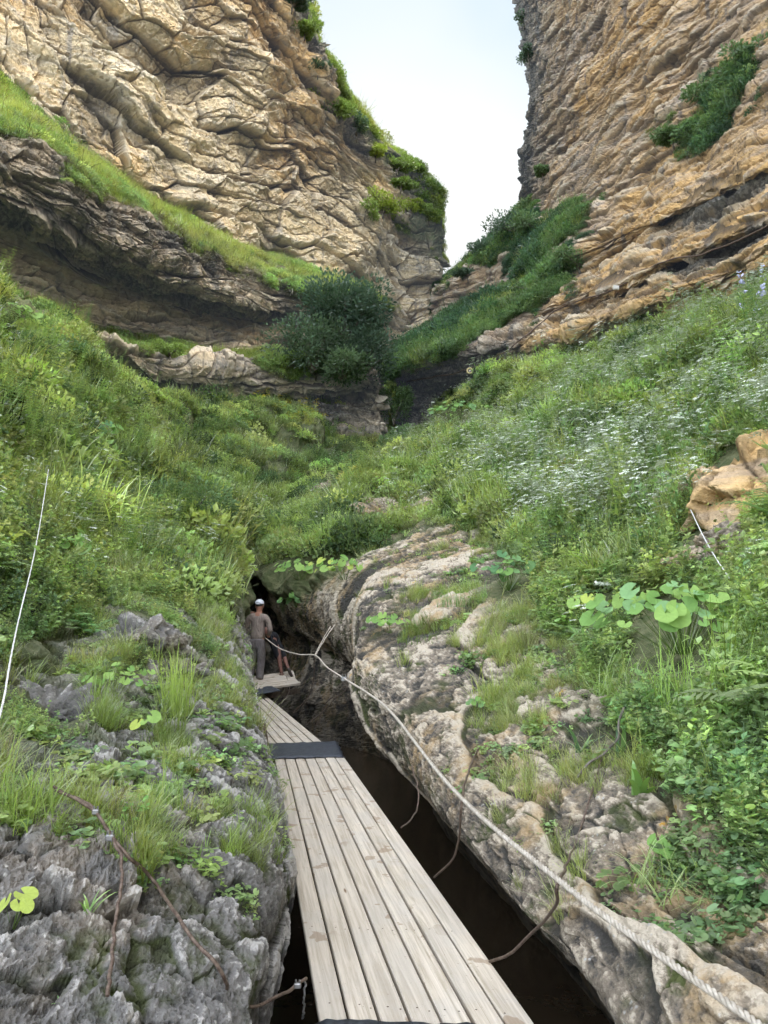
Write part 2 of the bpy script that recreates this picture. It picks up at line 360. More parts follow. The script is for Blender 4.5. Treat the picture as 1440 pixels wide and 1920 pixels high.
ML = [
 [(-500,800,22,.1,.5,0),(-200,790,26,.1,.5,0),(50,790,31,.1,.5,0),(250,800,37,.1,.4,0),(450,810,41,.1,.3,0),(620,815,44,.1,.4,0),(700,820,45,.2,.4,0),(716,825,45.5,.1,.4,0),(722,830,52,.1,.5,.4)],
 [(-500,700,24,.1,.6,0),(-200,690,28,.1,.6,0),(50,690,33,.1,.6,0),(250,720,39,.1,.6,0),(450,745,43,.2,.5,0),(620,750,46,.2,.6,0),(695,755,46,.2,.3,0),(714,757,46.5,.1,.3,0),(720,755,52,.1,.6,.2)],
 [(-500,640,22,.1,.3,0),(-200,630,26,.1,.3,0),(50,640,31,.1,.4,0),(250,687,37,.1,.3,0),(430,722,41.5,.1,.1,0),(600,727,44.5,.1,.2,0),(690,725,45,.1,.3,0),(712,728,45.5,.1,.3,0),(718,728,52,.1,.6,.2)],
 [(-500,610,21.5,.1,.1,0),(-200,600,25.5,.1,.2,0),(50,608,30.5,.1,.2,.2),(250,660,36.5,.1,.1,.3),(430,680,41,.1,0,.3),(600,698,44,.1,.1,.8),(680,708,44.5,.1,.3,.2),(708,712,45,.1,.4,.0),(716,715,52,.1,.6,.3)],
 [(-500,590,23.8,.2,0,.1),(-200,580,27.8,.2,0,.1),(50,592,32.8,.2,0,.3),(250,648,38.8,.2,0,.8),(420,668,42.8,.2,0,.9),(560,670,45.8,.1,0,1),(650,680,46.8,.1,0.4,.6),(700,695,48.8,.1,0.7,.2),(716,700,53.8,.1,0.7,.2)],
 [(-500,500,24.0,.2,0,0),(-200,500,28.0,.2,0,0),(50,540,33.0,.2,0,0),(250,610,39.0,.25,0,0),(420,635,43.5,.3,0,0),(540,640,47.0,.3,0,0),(640,650,50.0,.1,0.45,0),(700,660,52.0,.1,0.65,0),(716,670,54.0,.1,0.65,0)],
 [(-500,410,24.4,.1,0,0),(-200,420,28.4,.1,0,0),(50,470,33.4,.15,0,0),(200,545,38.4,.2,0,0),(380,590,43.9,.3,0,0),(520,605,47.4,.2,0.15,0),(630,610,50.4,.1,0.55,0),(690,625,52.4,.1,0.65,0),(712,640,54.4,.1,0.65,0)],
 [(-500,360,23.4,.1,0.55,.0),(-200,370,27.4,.1,0.55,0),(40,410,31.4,.1,0.55,0),(190,500,36.4,.1,0.65,0),(370,572,42.4,.1,0.65,0),(520,588,46.4,.1,0.55,0),(610,580,47.4,.1,0.35,.3),(680,590,48.4,.1,0.35,.4),(706,610,54.4,.1,0.55,.4)],
 [(-500,310,21.0,.1,0.49,.1),(-200,320,25.0,.1,0.49,.1),(30,372,29.0,.1,0.49,0),(200,455,33.5,.1,0.49,0),(370,540,40.0,.1,0.39,.0),(510,565,44.5,.1,0.29,0),(600,560,46.5,.1,0.29,.4),(670,570,47.5,.1,0.29,.6),(700,580,56.0,.1,0.49,.6)],
 [(-500,190,20.5,.0,0.48,.5),(-200,200,24.5,.0,0.58,.4),(10,265,28.5,.0,0.48,.45),(190,370,33.0,.0,0.58,.4),(330,440,38.5,.1,0.58,.4),(460,505,43.0,.1,0.38,.5),(580,545,45.5,.1,0.38,.8),(655,555,47.0,.1,0.38,.9),(694,560,56.0,.1,0.38,.9)],
 [(-500,110,23,0,.1,1),(-200,150,27,0,.1,1),(0,222,31,0,.1,1),(180,330,35.5,0,.1,1),(330,415,41.5,0,.1,1),(470,485,46,.1,.1,1),(590,523,50,.1,.1,1),(660,535,53,.1,.1,1),(690,545,60,.1,.1,1)],
 [(-500,20,29,0,0,1),(-200,75,33,0,0,1),(0,168,37,0,0,1),(150,290,41,0,0,1),(400,442,49,0,0,1),(560,502,56,0,0,1),(660,535,60,0,0,1),(720,575,64,0,0,.7),(760,600,70,0,0,.3)],
]
RC = [
 [(752,840,48,.2,.6,.2),(765,845,47,.2,.6,.2),(870,820,44,.4,.5,0),(980,780,39,.5,.4,0),(1150,740,33,.6,.3,0),(1340,690,28,.6,.3,0),(1560,640,23,.6,.3,0),(1850,560,18,.6,.3,0)],
 [(750,745,54,.2,.8,.1),(764,748,50,.3,.9,.0),(870,735,46,.4,.8,0),(980,692,41,.6,.4,0),(1150,645,35.5,.7,.3,0),(1340,600,30.5,.6,.7,0),(1560,540,26,.6,.6,0),(1850,450,21,.6,.4,0)],
 [(748,715,54,.1,.8,.3),(758,712,47.5,.3,.9,.1),(868,700,44,.3,.9,0),(978,668,39.5,.6,.5,0),(1150,612,34,.8,.2,0),(1330,560,28.5,.8,.1,0),(1560,480,23.5,.8,.2,0),(1850,370,18,.8,.2,0)],
 [(744,692,55,.1,.1,1),(752,688,46.5,.2,.2,1),(868,655,43,.2,.5,.7),(978,640,38.8,.6,.4,.1),(1150,585,33,.9,.1,0),(1330,515,27.6,.9,.1,0),(1560,410,22.5,.9,.2,0),(1850,280,17,.8,.2,0)],
 [(748,680,58,.1,.1,1),(760,675,49,.1,.1,1),(872,630,46,.1,.2,1),(984,608,41,.5,.3,.4),(1150,556,35.2,.9,.5,0),(1328,486,29.8,.9,.9,0),(1560,372,24.5,.9,.9,0),(1850,235,20,.8,.6,0)],
 [(752,662,60,.1,0,1),(770,655,52,.1,0,1),(880,600,48,.1,.0,1),(990,575,42,.4,.1,.7),(1150,520,34,.8,.0,0),(1330,450,28.6,.9,.1,0),(1560,335,23.4,.8,.1,0),(1850,170,19,.8,.3,0)],
 [(770,645,63,.1,.0,1),(790,635,56,.1,.0,1),(886,585,51,.1,.0,1),(994,545,45,.3,.1,.8),(1156,475,37.4,.8,.1,0),(1325,392,32.2,.8,.9,0),(1560,272,26.7,.8,.9,0),(1850,120,22.8,.8,.5,0)],
 [(800,620,66,.1,.2,.8),(815,605,60,.2,.2,.3),(895,560,54,.3,.1,.35),(1000,500,46,.3,.0,.6),(1160,430,37.0,.8,.0,0),(1330,362,30.8,1.,0,0),(1560,240,25.2,.8,.1,0),(1850,60,21,.8,.1,0)],
 [(812,585,68,.0,.3,.4),(826,572,62,.2,.2,.1),(905,532,56,.4,.0,.0),(1005,455,49,.3,.1,1),(1170,375,39.5,.6,.1,.1),(1330,290,33.5,.7,.1,.2),(1540,170,28,.7,.1,.2),(1850,-10,22,.7,.1,0)],
 [(815,548,70,.0,.3,.6),(832,532,64,.1,.3,.5),(910,476,58,.2,.2,.7),(1015,430,51,.4,.2,.8),(1170,320,42,.5,.1,.2),(1320,225,36,.5,.1,.7),(1500,110,30.5,.5,.1,.4),(1850,-90,25,.6,.1,0)],
 [(880,500,78,0,.2,1),(905,482,72,0,.2,1),(948,445,66,.1,.2,1),(1020,390,54,.4,.3,.2),(1150,270,45,.6,.1,.1),(1290,160,39,.6,.1,.1),(1460,30,33,.6,.1,.3),(1850,-250,28,.6,.1,0)],
 [(978,400,84,.1,.7,0),(980,370,70,.1,.8,0),(990,345,62,.1,.7,0),(1030,310,57,.4,.3,0),(1130,210,48,.6,.1,0),(1250,100,42,.6,.1,0),(1420,-60,36,.6,.1,0),(1850,-400,31,.6,.1,0)],
 [(985,310,86,.1,.8,0),(981,290,71,.1,.8,0),(995,265,63,.1,.6,0),(1030,220,58,.4,.2,0),(1110,120,50,.6,.1,0),(1210,10,44.5,.6,.1,0),(1380,-170,39,.6,.1,0),(1850,-600,34,.6,.1,0)],
 [(1000,215,88,.1,.8,0),(997,205,72,.1,.8,0),(1005,180,65,.1,.6,0),(1035,130,60,.3,.3,0),(1100,30,53,.5,.1,0),(1180,-80,47,.6,.1,0),(1350,-280,42,.6,.1,0),(1850,-800,38,.6,.1,0)],
 [(990,110,90,.1,.8,.1),(985,105,73,.1,.8,.2),(995,85,67,.1,.6,.1),(1030,40,62,.3,.3,0),(1090,-60,55,.5,.1,0),(1170,-180,50,.6,.1,0),(1330,-400,45,.6,.1,0),(1850,-1000,42,.6,.1,0)],
 [(975,0,90,.1,.8,.2),(970,-5,73,.1,.8,.2),(985,-30,67,.1,.6,.1),(1020,-80,62,.3,.3,0),(1080,-190,56,.5,.1,0),(1160,-320,52,.6,.1,0),(1320,-560,48,.6,.1,0),(1850,-1300,46,.6,.1,0)],
 [(975,-200,90,.1,.8,.2),(970,-210,74,.1,.8,.2),(985,-240,68,.1,.6,.1),(1020,-300,63,.3,.3,0),(1080,-420,58,.5,.1,0),(1160,-560,54,.6,.1,0),(1320,-850,51,.6,.1,0),(1850,-1700,50,.6,.1,0)],
]
def build_cliff(rows, nr, nc, seed, amp, su, sv, tilt=0., joint=1., ripple=1.):
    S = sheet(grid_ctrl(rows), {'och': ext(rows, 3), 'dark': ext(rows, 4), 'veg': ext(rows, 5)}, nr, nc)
    face_to(S, (0, 0, 6))
    P, N = S.P, S.N
    warp = fbm(P, .10, 4, off=seed); warp2 = fbm(P, .45, 3, off=seed+3)
    U, Vv = S.cl, S.rl
    # beds: rounded layers with a recessed crack between them, thickness varies
    def beds(s, u, sd):
        k = np.floor(s); f = s-k
        off = perlin(k*3.7+sd, u, k*1.3)+.5*perlin(k*1.9+sd, u*3.1, k*2.3)
        prof = sstep(0, .30, f)*sstep(1., .70, f)
        return off, prof, f
    s1 = Vv/sv+warp*.9+U*tilt+fbm(P, .035, 2, off=seed+20)*3
    o1, q1, f1_ = beds(s1, U/su+warp*.3, seed)
    s2 = s1*2.7+warp2*.15+.3
    o2, q2, f2_ = beds(s2, U/(su*.5), seed+4)
    on2 = sstep(-.25, .15, perlin(np.floor(s2)*2.7, U/su*1.3, s2*0+seed))
    line1 = np.maximum(sstep(.055, .01, f1_), sstep(.97, 1., f1_)); line2 = np.maximum(sstep(.10, .02, f2_), sstep(.95, 1., f2_))*on2
    g1, g2, c2, t2 = voro2(U/(su*.30)+warp2*.15+3+np.floor(s1)*.37, s1*1.5, seed=seed+5)
    h1, h2, c3, t3 = voro2(U/(su*.13)+warp2*.25+3, s2*1.4, seed=seed+9)
    j1 = sstep(.055, .0, g2-g1); j2 = sstep(.10, 0, h2-h1)*sstep(-.1, .2, fbm(P, .16, 2, off=seed+33))
    c = .5+o1*.8
    d = o1*1.6+(sstep(0, .12, f1_)-.9)*.5-line1*.55+o2*.30*ripple-line2*.26
    d += ((c2-.5)*.55+t2*1.0-j1*.40+(c3-.5)*.16+t3*.34-j2*.12)*joint
    crack = np.clip(line1*1.0+line2*.8+j1*.7+j2*.5, 0, 1)
    v1, v2, c4, t4 = voro3(P, .9, seed=seed+14); d += (c4-.5)*.08+t4*.20
    w1, w2, c5, t5 = voro3(P, 2.6, seed=seed+15); d += t5*.06
    r = fbm(P, .7, 4, .55, off=seed+6, ridged=True, an=(1, 1, 1.5)); r2 = fbm(P, 3.0, 4, .65, off=seed+8, ridged=True)
    fl = fbm(P, .2, 3, off=seed+2)
    vm0 = S.E['veg']
    veg = sstep(.38, .62, vm0+fbm(P, .28, 4, off=seed+12)*1.0*(1-np.abs(2*np.minimum(vm0, .93)-1)**2))
    veg = np.where(vm0 < .04, 0, veg)
    dd = d*amp+(fl*1.0+(r-.62)*.14+(r2-.6)*.17)*np.sqrt(amp)
    dd = dd*(1-.6*veg)
    P2 = P+N*dd[..., None]
    cav = dd-blur(dd.astype(np.float32), 6); cavb = dd-blur(dd.astype(np.float32), 22)
    S.P = P2; S.N2 = normals(P2)
    if (S.N2*S.N).sum() < 0: S.N2 = -S.N2
    S.veg = veg
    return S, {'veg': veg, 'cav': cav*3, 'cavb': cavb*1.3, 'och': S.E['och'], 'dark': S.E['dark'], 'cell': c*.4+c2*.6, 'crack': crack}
# unseen extension added to the right wall, its height set to shade the gorge; the two topmost rows end at its rim
RC = RC[:16]
for k, r in enumerate(RC):
    h = 5+k*4.4
    r.append(('w', 21+k*.6, 4, h, .6, .2, .1)); r.append(('w', 20+k*.6, -18, h, .6, .2, .1)); r.append(('w', 19+k*.6, -45, h, .6, .2, .1))
ULS, ULA = build_cliff(UL, 1000, 760, 31, .70, 9., 3.1, .03, ripple=.7)
MLS, MLA = build_cliff(ML, 760, 900, 47, .40, 6.0, 1.5)
RCS, RCA = build_cliff(RC, 1050, 800, 69, .36, 5.5, 1.45, -.02, joint=.80)

# ------------------------------------------------------------------ rock materials
def mat_bank(name, warm):
    m, nt = newmat(name); g = NT(nt)
    p = g.pos(); 
    n1 = g.noise(p, .9, 4, .6); n2 = g.noise(p, 6., 6, .65); n3 = g.noise(p, 38., 4, .7)
    cav = g.attr('cav'); cavb = g.attr('cavb'); veg = g.attr('veg'); wet = g.attr('wet')
    streak = g.noise(g.pos((9, 5, 16), (.3, .2, .6)), 1.6, 7, .75)
    fine = g.noise(g.pos((1.2, .8, 1.3)), 17., 8, .78)
    dark = (.070, .066, .060) if warm else (.082, .080, .075); mid = (.24, .20, .15) if warm else (.19, .182, .168); pale = (.53, .46, .355) if warm else (.44, .42, .385)
    f = g.math('ADD', g.math('MULTIPLY', n2, .45), g.math('MULTIPLY', streak, .6))
    f = g.math('ADD', f, g.math('MULTIPLY', fine, .95))
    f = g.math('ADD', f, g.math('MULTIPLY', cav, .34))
    c = g.mix(g.ramp(f, .80, 1.06), dark, mid)
    c = g.mix(g.ramp(f, 1.05 if warm else 1.10, 1.22 if warm else 1.27), c, pale)
    # lichen speckle
    sp = g.ramp(g.voro(p, 26.), .28, .12)
    c = g.mix(g.math('MULTIPLY', sp, g.ramp(n2, .5, .6)), c, (.46, .45, .41))
    och = g.math('MULTIPLY', g.ramp(n1, .46 if warm else .55, .58 if warm else .64), g.ramp(n2, .40, .6))
    c = g.mix(g.math('MULTIPLY', och, .75 if warm else .18), c, (.42, .29, .14))
    yel = g.math('MULTIPLY', g.ramp(g.noise(p, 3.1, 2), .72, .74), g.ramp(n3, .45, .55))
    c = g.mix(yel, c, (.62, .36, .06))
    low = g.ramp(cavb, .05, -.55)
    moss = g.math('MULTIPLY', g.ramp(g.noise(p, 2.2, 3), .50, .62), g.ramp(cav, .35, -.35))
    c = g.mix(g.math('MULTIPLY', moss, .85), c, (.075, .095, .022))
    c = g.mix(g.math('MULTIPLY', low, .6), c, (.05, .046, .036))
    soil = g.mix(g.ramp(n2, .4, .6), (.065, .085, .03), (.12, .13, .06))
    c = g.mix(g.math('MULTIPLY', veg, .93), c, soil)
    c = g.mix(g.math('MULTIPLY', wet, .8), c, g.mix(g.ramp(n2, .45, .6), (.018, .016, .012), (.055, .045, .028)))
    b = g.bump(g.math('ADD', g.math('MULTIPLY', n3, .5), g.math('MULTIPLY', n2, 1.0)), .035, .9)
    b = g.bump(g.noise(g.pos(), 140., 3, .7), .006, .8, b)
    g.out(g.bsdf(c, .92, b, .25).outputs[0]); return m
def painted_haze(g, sh):
    """blue haze painted on as surface glow, stronger with distance from the path"""
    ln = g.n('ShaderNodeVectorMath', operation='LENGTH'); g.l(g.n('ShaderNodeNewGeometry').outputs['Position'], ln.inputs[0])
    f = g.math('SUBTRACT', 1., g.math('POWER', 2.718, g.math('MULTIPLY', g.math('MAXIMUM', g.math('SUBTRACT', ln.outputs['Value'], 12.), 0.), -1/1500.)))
    e = g.n('ShaderNodeEmission'); e.inputs[0].default_value = (.55, .66, .85, 1)  # emission on the rock surface stands in for distant haze
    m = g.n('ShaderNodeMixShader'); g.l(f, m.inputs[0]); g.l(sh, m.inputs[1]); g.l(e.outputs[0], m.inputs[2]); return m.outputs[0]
def mat_cliff(name, base, och, grey, haze=(0, 0, 0), hz=0.):
    m, nt = newmat(name); g = NT(nt)
    p = g.pos()
    n1 = g.noise(p, .12, 4, .6); n2 = g.noise(p, .8, 6, .68); n3 = g.noise(p, 4.5, 5, .7)
    st = g.noise(g.pos((1.1, 1.1, .10)), 1.0, 5, .65)          # vertical stains
    bed = g.noise(g.pos((.25, .25, 2.6), (.0, .25, 0)), 1.0, 5, .6)
    cav = g.attr('cav'); cavb = g.attr('cavb'); veg = g.attr('veg'); oc = g.attr('och'); dk = g.attr('dark'); cell = g.attr('cell')
    f = g.math('ADD', g.math('ADD', oc, g.math('MULTIPLY', g.math('SUBTRACT', n1, .5), 2.2)), g.math('MULTIPLY', g.math('SUBTRACT', n2, .5), 1.2))
    c = g.mix(g.ramp(f, .25, .95), base, och)
    c = g.mix(g.math('MULTIPLY', g.ramp(bed, .46, .62), .5), c, grey)
    c = g.mix(g.math('MULTIPLY', g.ramp(st, .54, .66), .72), c, (grey[0]*.6, grey[1]*.6, grey[2]*.62))
    v = g.math('ADD', .42, g.math('MULTIPLY', n3, 1.16))
    v = g.math('MULTIPLY', v, g.math('ADD', .7, g.math('MULTIPLY', cell, .6)))
    c = g.mix(1., c, v, 'MULTIPLY')
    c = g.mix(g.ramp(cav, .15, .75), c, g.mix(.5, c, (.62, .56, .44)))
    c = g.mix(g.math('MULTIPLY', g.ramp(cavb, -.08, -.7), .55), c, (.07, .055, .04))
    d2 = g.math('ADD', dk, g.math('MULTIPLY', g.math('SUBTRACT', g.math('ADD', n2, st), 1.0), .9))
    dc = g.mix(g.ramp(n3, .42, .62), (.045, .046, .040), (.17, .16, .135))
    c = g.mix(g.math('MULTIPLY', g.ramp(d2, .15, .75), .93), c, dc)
    c = g.mix(g.math('MULTIPLY', g.attr('crack'), .72), c, (.055, .042, .03))
    soil = g.mix(g.ramp(n3, .4, .6), (.08, .10, .04), (.14, .14, .07))
    c = g.mix(g.math('MULTIPLY', veg, .9), c, soil)
    b = g.bump(g.math('ADD', g.math('MULTIPLY', n3, .45), n2), .16, .8)
    b = g.bump(g.noise(g.pos(), 16., 4, .7), .06, .8, b)
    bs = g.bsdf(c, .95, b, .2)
    g.out(painted_haze(g, bs.outputs[0])); return m
M_left = mat_bank('limestone_grey', False); M_right = mat_bank('limestone_warm', True)
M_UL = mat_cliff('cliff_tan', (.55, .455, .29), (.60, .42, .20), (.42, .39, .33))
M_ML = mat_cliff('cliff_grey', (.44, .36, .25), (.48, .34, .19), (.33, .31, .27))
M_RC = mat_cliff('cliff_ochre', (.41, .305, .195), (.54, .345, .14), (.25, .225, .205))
o = grid_mesh('left_bank', LS, M_left, LA); tag(o, kind='structure')
o = grid_mesh('right_bank', RS, M_right, RA); tag(o, kind='structure')
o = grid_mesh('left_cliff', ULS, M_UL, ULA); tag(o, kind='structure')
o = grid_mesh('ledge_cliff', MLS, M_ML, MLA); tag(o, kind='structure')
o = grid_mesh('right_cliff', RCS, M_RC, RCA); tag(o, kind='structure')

# ------------------------------------------------------------------ light
SUN_EL, SUN_AZ = R(52), R(120)      # azimuth from +Y towards +X
wd = bpy.data.worlds.new("World"); SC.world = wd; wd.use_nodes = True
nt = wd.node_tree; nt.nodes.clear(); g = NT(nt)
sky = g.n('ShaderNodeTexSky'); sky.sky_type = 'NISHITA'; sky.sun_disc = False
sky.sun_elevation = SUN_EL; sky.sun_rotation = SUN_AZ; sky.air_density = 1.0; sky.dust_density = 3.0; sky.altitude = 1200
SKYS = .86
hz = g.mix(.50, sky.outputs[0], (5.6, 5.6, 5.5))      # thin bright summer haze over the blue
# the strip of sky down the gorge, away from the sun, is calmer than the glare overhead and behind
tc = g.n('ShaderNodeTexCoord').outputs['Generated']
dp = g.n('ShaderNodeVectorMath', operation='DOT_PRODUCT'); g.l(tc, dp.inputs[0]); dp.inputs[1].default_value = (-.02, .86, .51)
f = g.ramp(dp.outputs['Value'], .62, .90)
cl_ = g.ramp(g.noise(tc, 2.2, 4, .55), .38, .62)
calm = g.mix(cl_, (.70/.86, .87/.86, 1.01/.86), (.86/.86, .96/.86, 1.04/.86))
d2 = g.n('ShaderNodeVectorMath', operation='DOT_PRODUCT'); g.l(tc, d2.inputs[0]); d2.inputs[1].default_value = (.03, .93, .37)
calm = g.mix(g.ramp(d2.outputs['Value'], .935, .99), calm, (1.28, 1.30, 1.29))
hz = g.mix(f, hz, calm)
bg = g.n('ShaderNodeBackground'); g.l(hz, bg.inputs[0]); bg.inputs[1].default_value = SKYS
ow = g.n('ShaderNodeOutputWorld'); g.l(bg.outputs[0], ow.inputs[0])
sd = bpy.data.lights.new('sun', 'SUN'); so = bpy.data.objects.new('sun', sd); COL.objects.link(so)
sd.energy = 3.2; sd.angle = R(.5); sd.color = (1., .93, .82)
dirv = Vector((math.sin(SUN_AZ)*math.cos(SUN_EL), math.cos(SUN_AZ)*math.cos(SUN_EL), math.sin(SUN_EL)))
so.rotation_euler = dirv.to_track_quat('Z', 'Y').to_euler()
SC.view_settings.view_transform = 'Standard'; SC.view_settings.look = 'None'; SC.view_settings.exposure = 0
SC.cycles.max_bounces = 4; SC.cycles.diffuse_bounces = 3; SC.cycles.use_adaptive_sampling = True; SC.cycles.adaptive_threshold = .07; SC.cycles.adaptive_min_samples = 16; SC.cycles.transparent_max_bounces = 8
SC.cycles.use_denoising = True

# ------------------------------------------------------------------ generic mesh helpers
def add_mesh(name, verts, faces, mat, parent=None, smooth=False):
    me = bpy.data.meshes.new(name); me.from_pydata([tuple(v) for v in verts], [], faces); me.update()
    if smooth: me.polygons.foreach_set('use_smooth', [True]*len(me.polygons))
    if mat: me.materials.append(mat)
    o = bpy.data.objects.new(name, me); COL.objects.link(o)
    if parent: o.parent = parent
    return o
def empty(name, loc=(0, 0, 0)):
    o = bpy.data.objects.new(name, None); COL.objects.link(o); o.location = loc; o.empty_display_size = .2; return o
def hexa(c, bev=0.):
    """eight corners (bottom four, top four) -> bmesh"""
    bm = bmesh.new(); v = [bm.verts.new(p) for p in c]
    for f in ((3, 2, 1, 0), (4, 5, 6, 7), (0, 1, 5, 4), (1, 2, 6, 5), (2, 3, 7, 6), (3, 0, 4, 7)): bm.faces.new([v[i] for i in f])
    if bev: bmesh.ops.bevel(bm, geom=bm.edges[:], offset=bev, segments=1, affect='EDGES')
    return bm
def bm_obj(name, bm, mat, parent=None, smooth=False):
    me = bpy.data.meshes.new(name); bmesh.ops.recalc_face_normals(bm, faces=bm.faces[:]); bm.to_mesh(me); bm.free()
    if smooth: me.polygons.foreach_set('use_smooth', [True]*len(me.polygons))
    me.materials.append(mat); o = bpy.data.objects.new(name, me); COL.objects.link(o)
    if parent: o.parent = parent
    return o
def path_pts(pts, n):
    """smooth path through points"""
    P = np.array([tuple(p) for p in pts], float)
    if len(P) == 2: return P[0]+(P[1]-P[0])*np.linspace(0, 1, n)[:, None]
    d = np.linalg.norm(np.diff(P, axis=0), axis=1); c = np.concatenate([[0], np.cumsum(d)])
    t = np.interp(np.linspace(0, c[-1], n), c, np.arange(len(P)))
    return cr(P, t, 0)
def frames(C):
    T = np.gradient(C, axis=0); T /= np.linalg.norm(T, axis=1)[:, None]+1e-9
    up = np.array([0, 0, 1.]); A = np.zeros_like(C); a = np.cross(T[0], up)
    if np.linalg.norm(a) < .1: a = np.cross(T[0], [1, 0, 0])
    a /= np.linalg.norm(a)
    for i in range(len(C)):
        a = a-T[i]*a.dot(T[i]); a /= np.linalg.norm(a)+1e-9; A[i] = a
    return T, A, np.cross(T, A)
def tube_data(C, r, k=8):
    C = np.asarray(C, float); T, A, B = frames(C); n = len(C)
    r = np.broadcast_to(np.asarray(r, float), (n,))
    th = np.linspace(0, 2*math.pi, k, endpoint=False)
    V_ = C[:, None, :]+r[:, None, None]*(np.cos(th)[None, :, None]*A[:, None, :]+np.sin(th)[None, :, None]*B[:, None, :])
    f = []
    for i in range(n-1):
        for j in range(k):
            f.append((i*k+j, i*k+(j+1) % k, (i+1)*k+(j+1) % k, (i+1)*k+j))
    f.append(tuple(range(k))[::-1]); f.append(tuple((n-1)*k+j for j in range(k)))
    return V_.reshape(-1, 3), f
def join_data(parts):
    vs = []; fs = []; o = 0
    for v, f in parts:
        vs.append(np.asarray(v)); fs += [tuple(i+o for i in q) for q in f]; o += len(v)
    return np.concatenate(vs), fs
def tube_obj(name, C, r, mat, parent=None, k=8):
    v, f = tube_data(C, r, k); return add_mesh(name, v, f, mat, parent, True)
def rope_obj(name, C, r, mat, pitch=.07, k=6, parent=None, strands=3):
    """laid rope: strands twisted round the path"""
    C = np.asarray(C, float); L = np.concatenate([[0], np.cumsum(np.linalg.norm(np.diff(C, axis=0), axis=1))])
    T, A, B = frames(C); parts = []
    for s in range(strands):
        ph = 2*math.pi*(L/pitch+s/strands)
        parts.append(tube_data(C+(r*.52)*(np.cos(ph)[:, None]*A+np.sin(ph)[:, None]*B), r*.54, k))
    v, f = join_data(parts); return add_mesh(name, v, f, mat, parent, True)

# ------------------------------------------------------------------ materials for small things
def mat_wood(name, weather=0.):
    m, nt = newmat(name); g = NT(nt)
    oi = g.n('ShaderNodeObjectInfo').outputs['Random']
    p0 = g.n('ShaderNodeTexCoord').outputs['Object']
    off = g.n('ShaderNodeCombineXYZ'); g.l(g.math('MULTIPLY', oi, 9.), off.inputs[0]); g.l(g.math('MULTIPLY', oi, 31.), off.inputs[1])
    va = g.n('ShaderNodeVectorMath', operation='ADD'); g.l(p0, va.inputs[0]); g.l(off.outputs[0], va.inputs[1])
    mp = g.n('ShaderNodeMapping'); mp.inputs['Scale'].default_value = (26, .9, 26); mp.inputs['Rotation'].default_value = (0, 0, 0); g.l(va.outputs[0], mp.inputs[0])
    grain = g.noise(mp.outputs[0], 1.6, 6, .7, .6)
    mp2 = g.n('ShaderNodeMapping'); mp2.inputs['Scale'].default_value = (1, 1, 1); g.l(va.outputs[0], mp2.inputs[0])
    st = g.noise(mp2.outputs[0], 2.6, 4, .6)
    c = g.mix(g.ramp(grain, .3, .7), (.34, .285, .21), (.66, .585, .475))
    c = g.mix(g.math('MULTIPLY', g.ramp(st, .42, .62), .4), c, (.47, .44, .39))
    c = g.mix(g.math('MULTIPLY', oi, .35), c, (.40, .345, .27))
    knot = g.ramp(g.voro(g_map(g, va.outputs[0], (7, 1.3, 7)), 1.), .075, .03)
    c = g.mix(knot, c, (.16, .10, .055))
    spots = g.ramp(g.noise(mp2.outputs[0], 6.0, 3, .5), .595, .62)      # damp prints and dirt
    lim = g.ramp(g.noise(mp2.outputs[0], 1.1, 1), .45, .55)
    c = g.mix(g.math('MULTIPLY', g.math('MULTIPLY', spots, lim), .62), c, (.24, .165, .10))
    fine = g.ramp(g.noise(mp2.outputs[0], 60., 2), .68, .75)
    c = g.mix(g.math('MULTIPLY', fine, .5), c, (.15, .11, .08))
    b = g.bump(grain, .0025, .7)
    g.out(g.bsdf(c, .78, b, .3).outputs[0]); return m
def g_map(g, v, sc):
    mp = g.n('ShaderNodeMapping'); mp.inputs['Scale'].default_value = sc; g.l(v, mp.inputs[0]); return mp.outputs[0]
def mat_simple(name, c1, c2, sc=12., rough=.7, bump=.003, metal=0., det=5, spec=.35):
    m, nt = newmat(name); g = NT(nt); p = g.pos(obj=True); n = g.noise(p, sc, det, .65)
    g.out(g.bsdf(g.mix(g.ramp(n, .35, .65), c1, c2), rough, g.bump(n, bump, .8), spec, metal).outputs[0]); return m
M_wood = mat_wood('weathered_plank')
M_nail = mat_simple('rusty_nail', (.03, .02, .015), (.08, .05, .035), 60)
M_beam = mat_simple('dark_beam', (.06, .045, .03), (.12, .095, .07), 9)
M_rubber = mat_simple('black_rubber', (.022, .026, .034), (.06, .068, .082), 30, .55, .004)
M_rope = mat_simple('pale_rope', (.33, .29, .23), (.50, .45, .375), 40, .85)
M_ropew = mat_simple('white_rope', (.55, .54, .52), (.78, .77, .75), 40, .8)
M_cable = mat_simple('rusty_cable', (.075, .048, .034), (.17, .125, .095), 60, .6, .001, .2)
M_steel = mat_simple('grey_steel', (.20, .20, .20), (.36, .35, .34), 30, .45, .001, .8)

# ------------------------------------------------------------------ stream
m, nt = newmat('stream_water'); g = NT(nt)
b_ = g.bump(g.noise(g.pos((1, .6, 1)), 5., 3, .5), .02, .25)
bs = g.bsdf((.045, .033, .020), .20, b_, .25); g.out(bs.outputs[0])
n = 40; ys = np.linspace(-6, 26, n)
vs = []; 
for y in ys: vs += [(-6-max(0, y-8)*.25, y, -1.1), (3.2, y, -1.1)]
o = add_mesh('water', vs, [(2*i, 2*i+1, 2*i+3, 2*i+2) for i in range(n-1)], m); tag(o, kind='structure')
# stream bed far below and the ground under everything, out to the horizon
M_gr = mat_simple('ground_soil', (.05, .05, .03), (.1, .09, .06), .3, .95, .05)
o = add_mesh('ground', [(-900, -900, -2.2), (900, -900, -2.2), (900, 1400, -2.2), (-900, 1400, -2.2)], [(0, 1, 2, 3)], M_gr); tag(o, kind='structure')

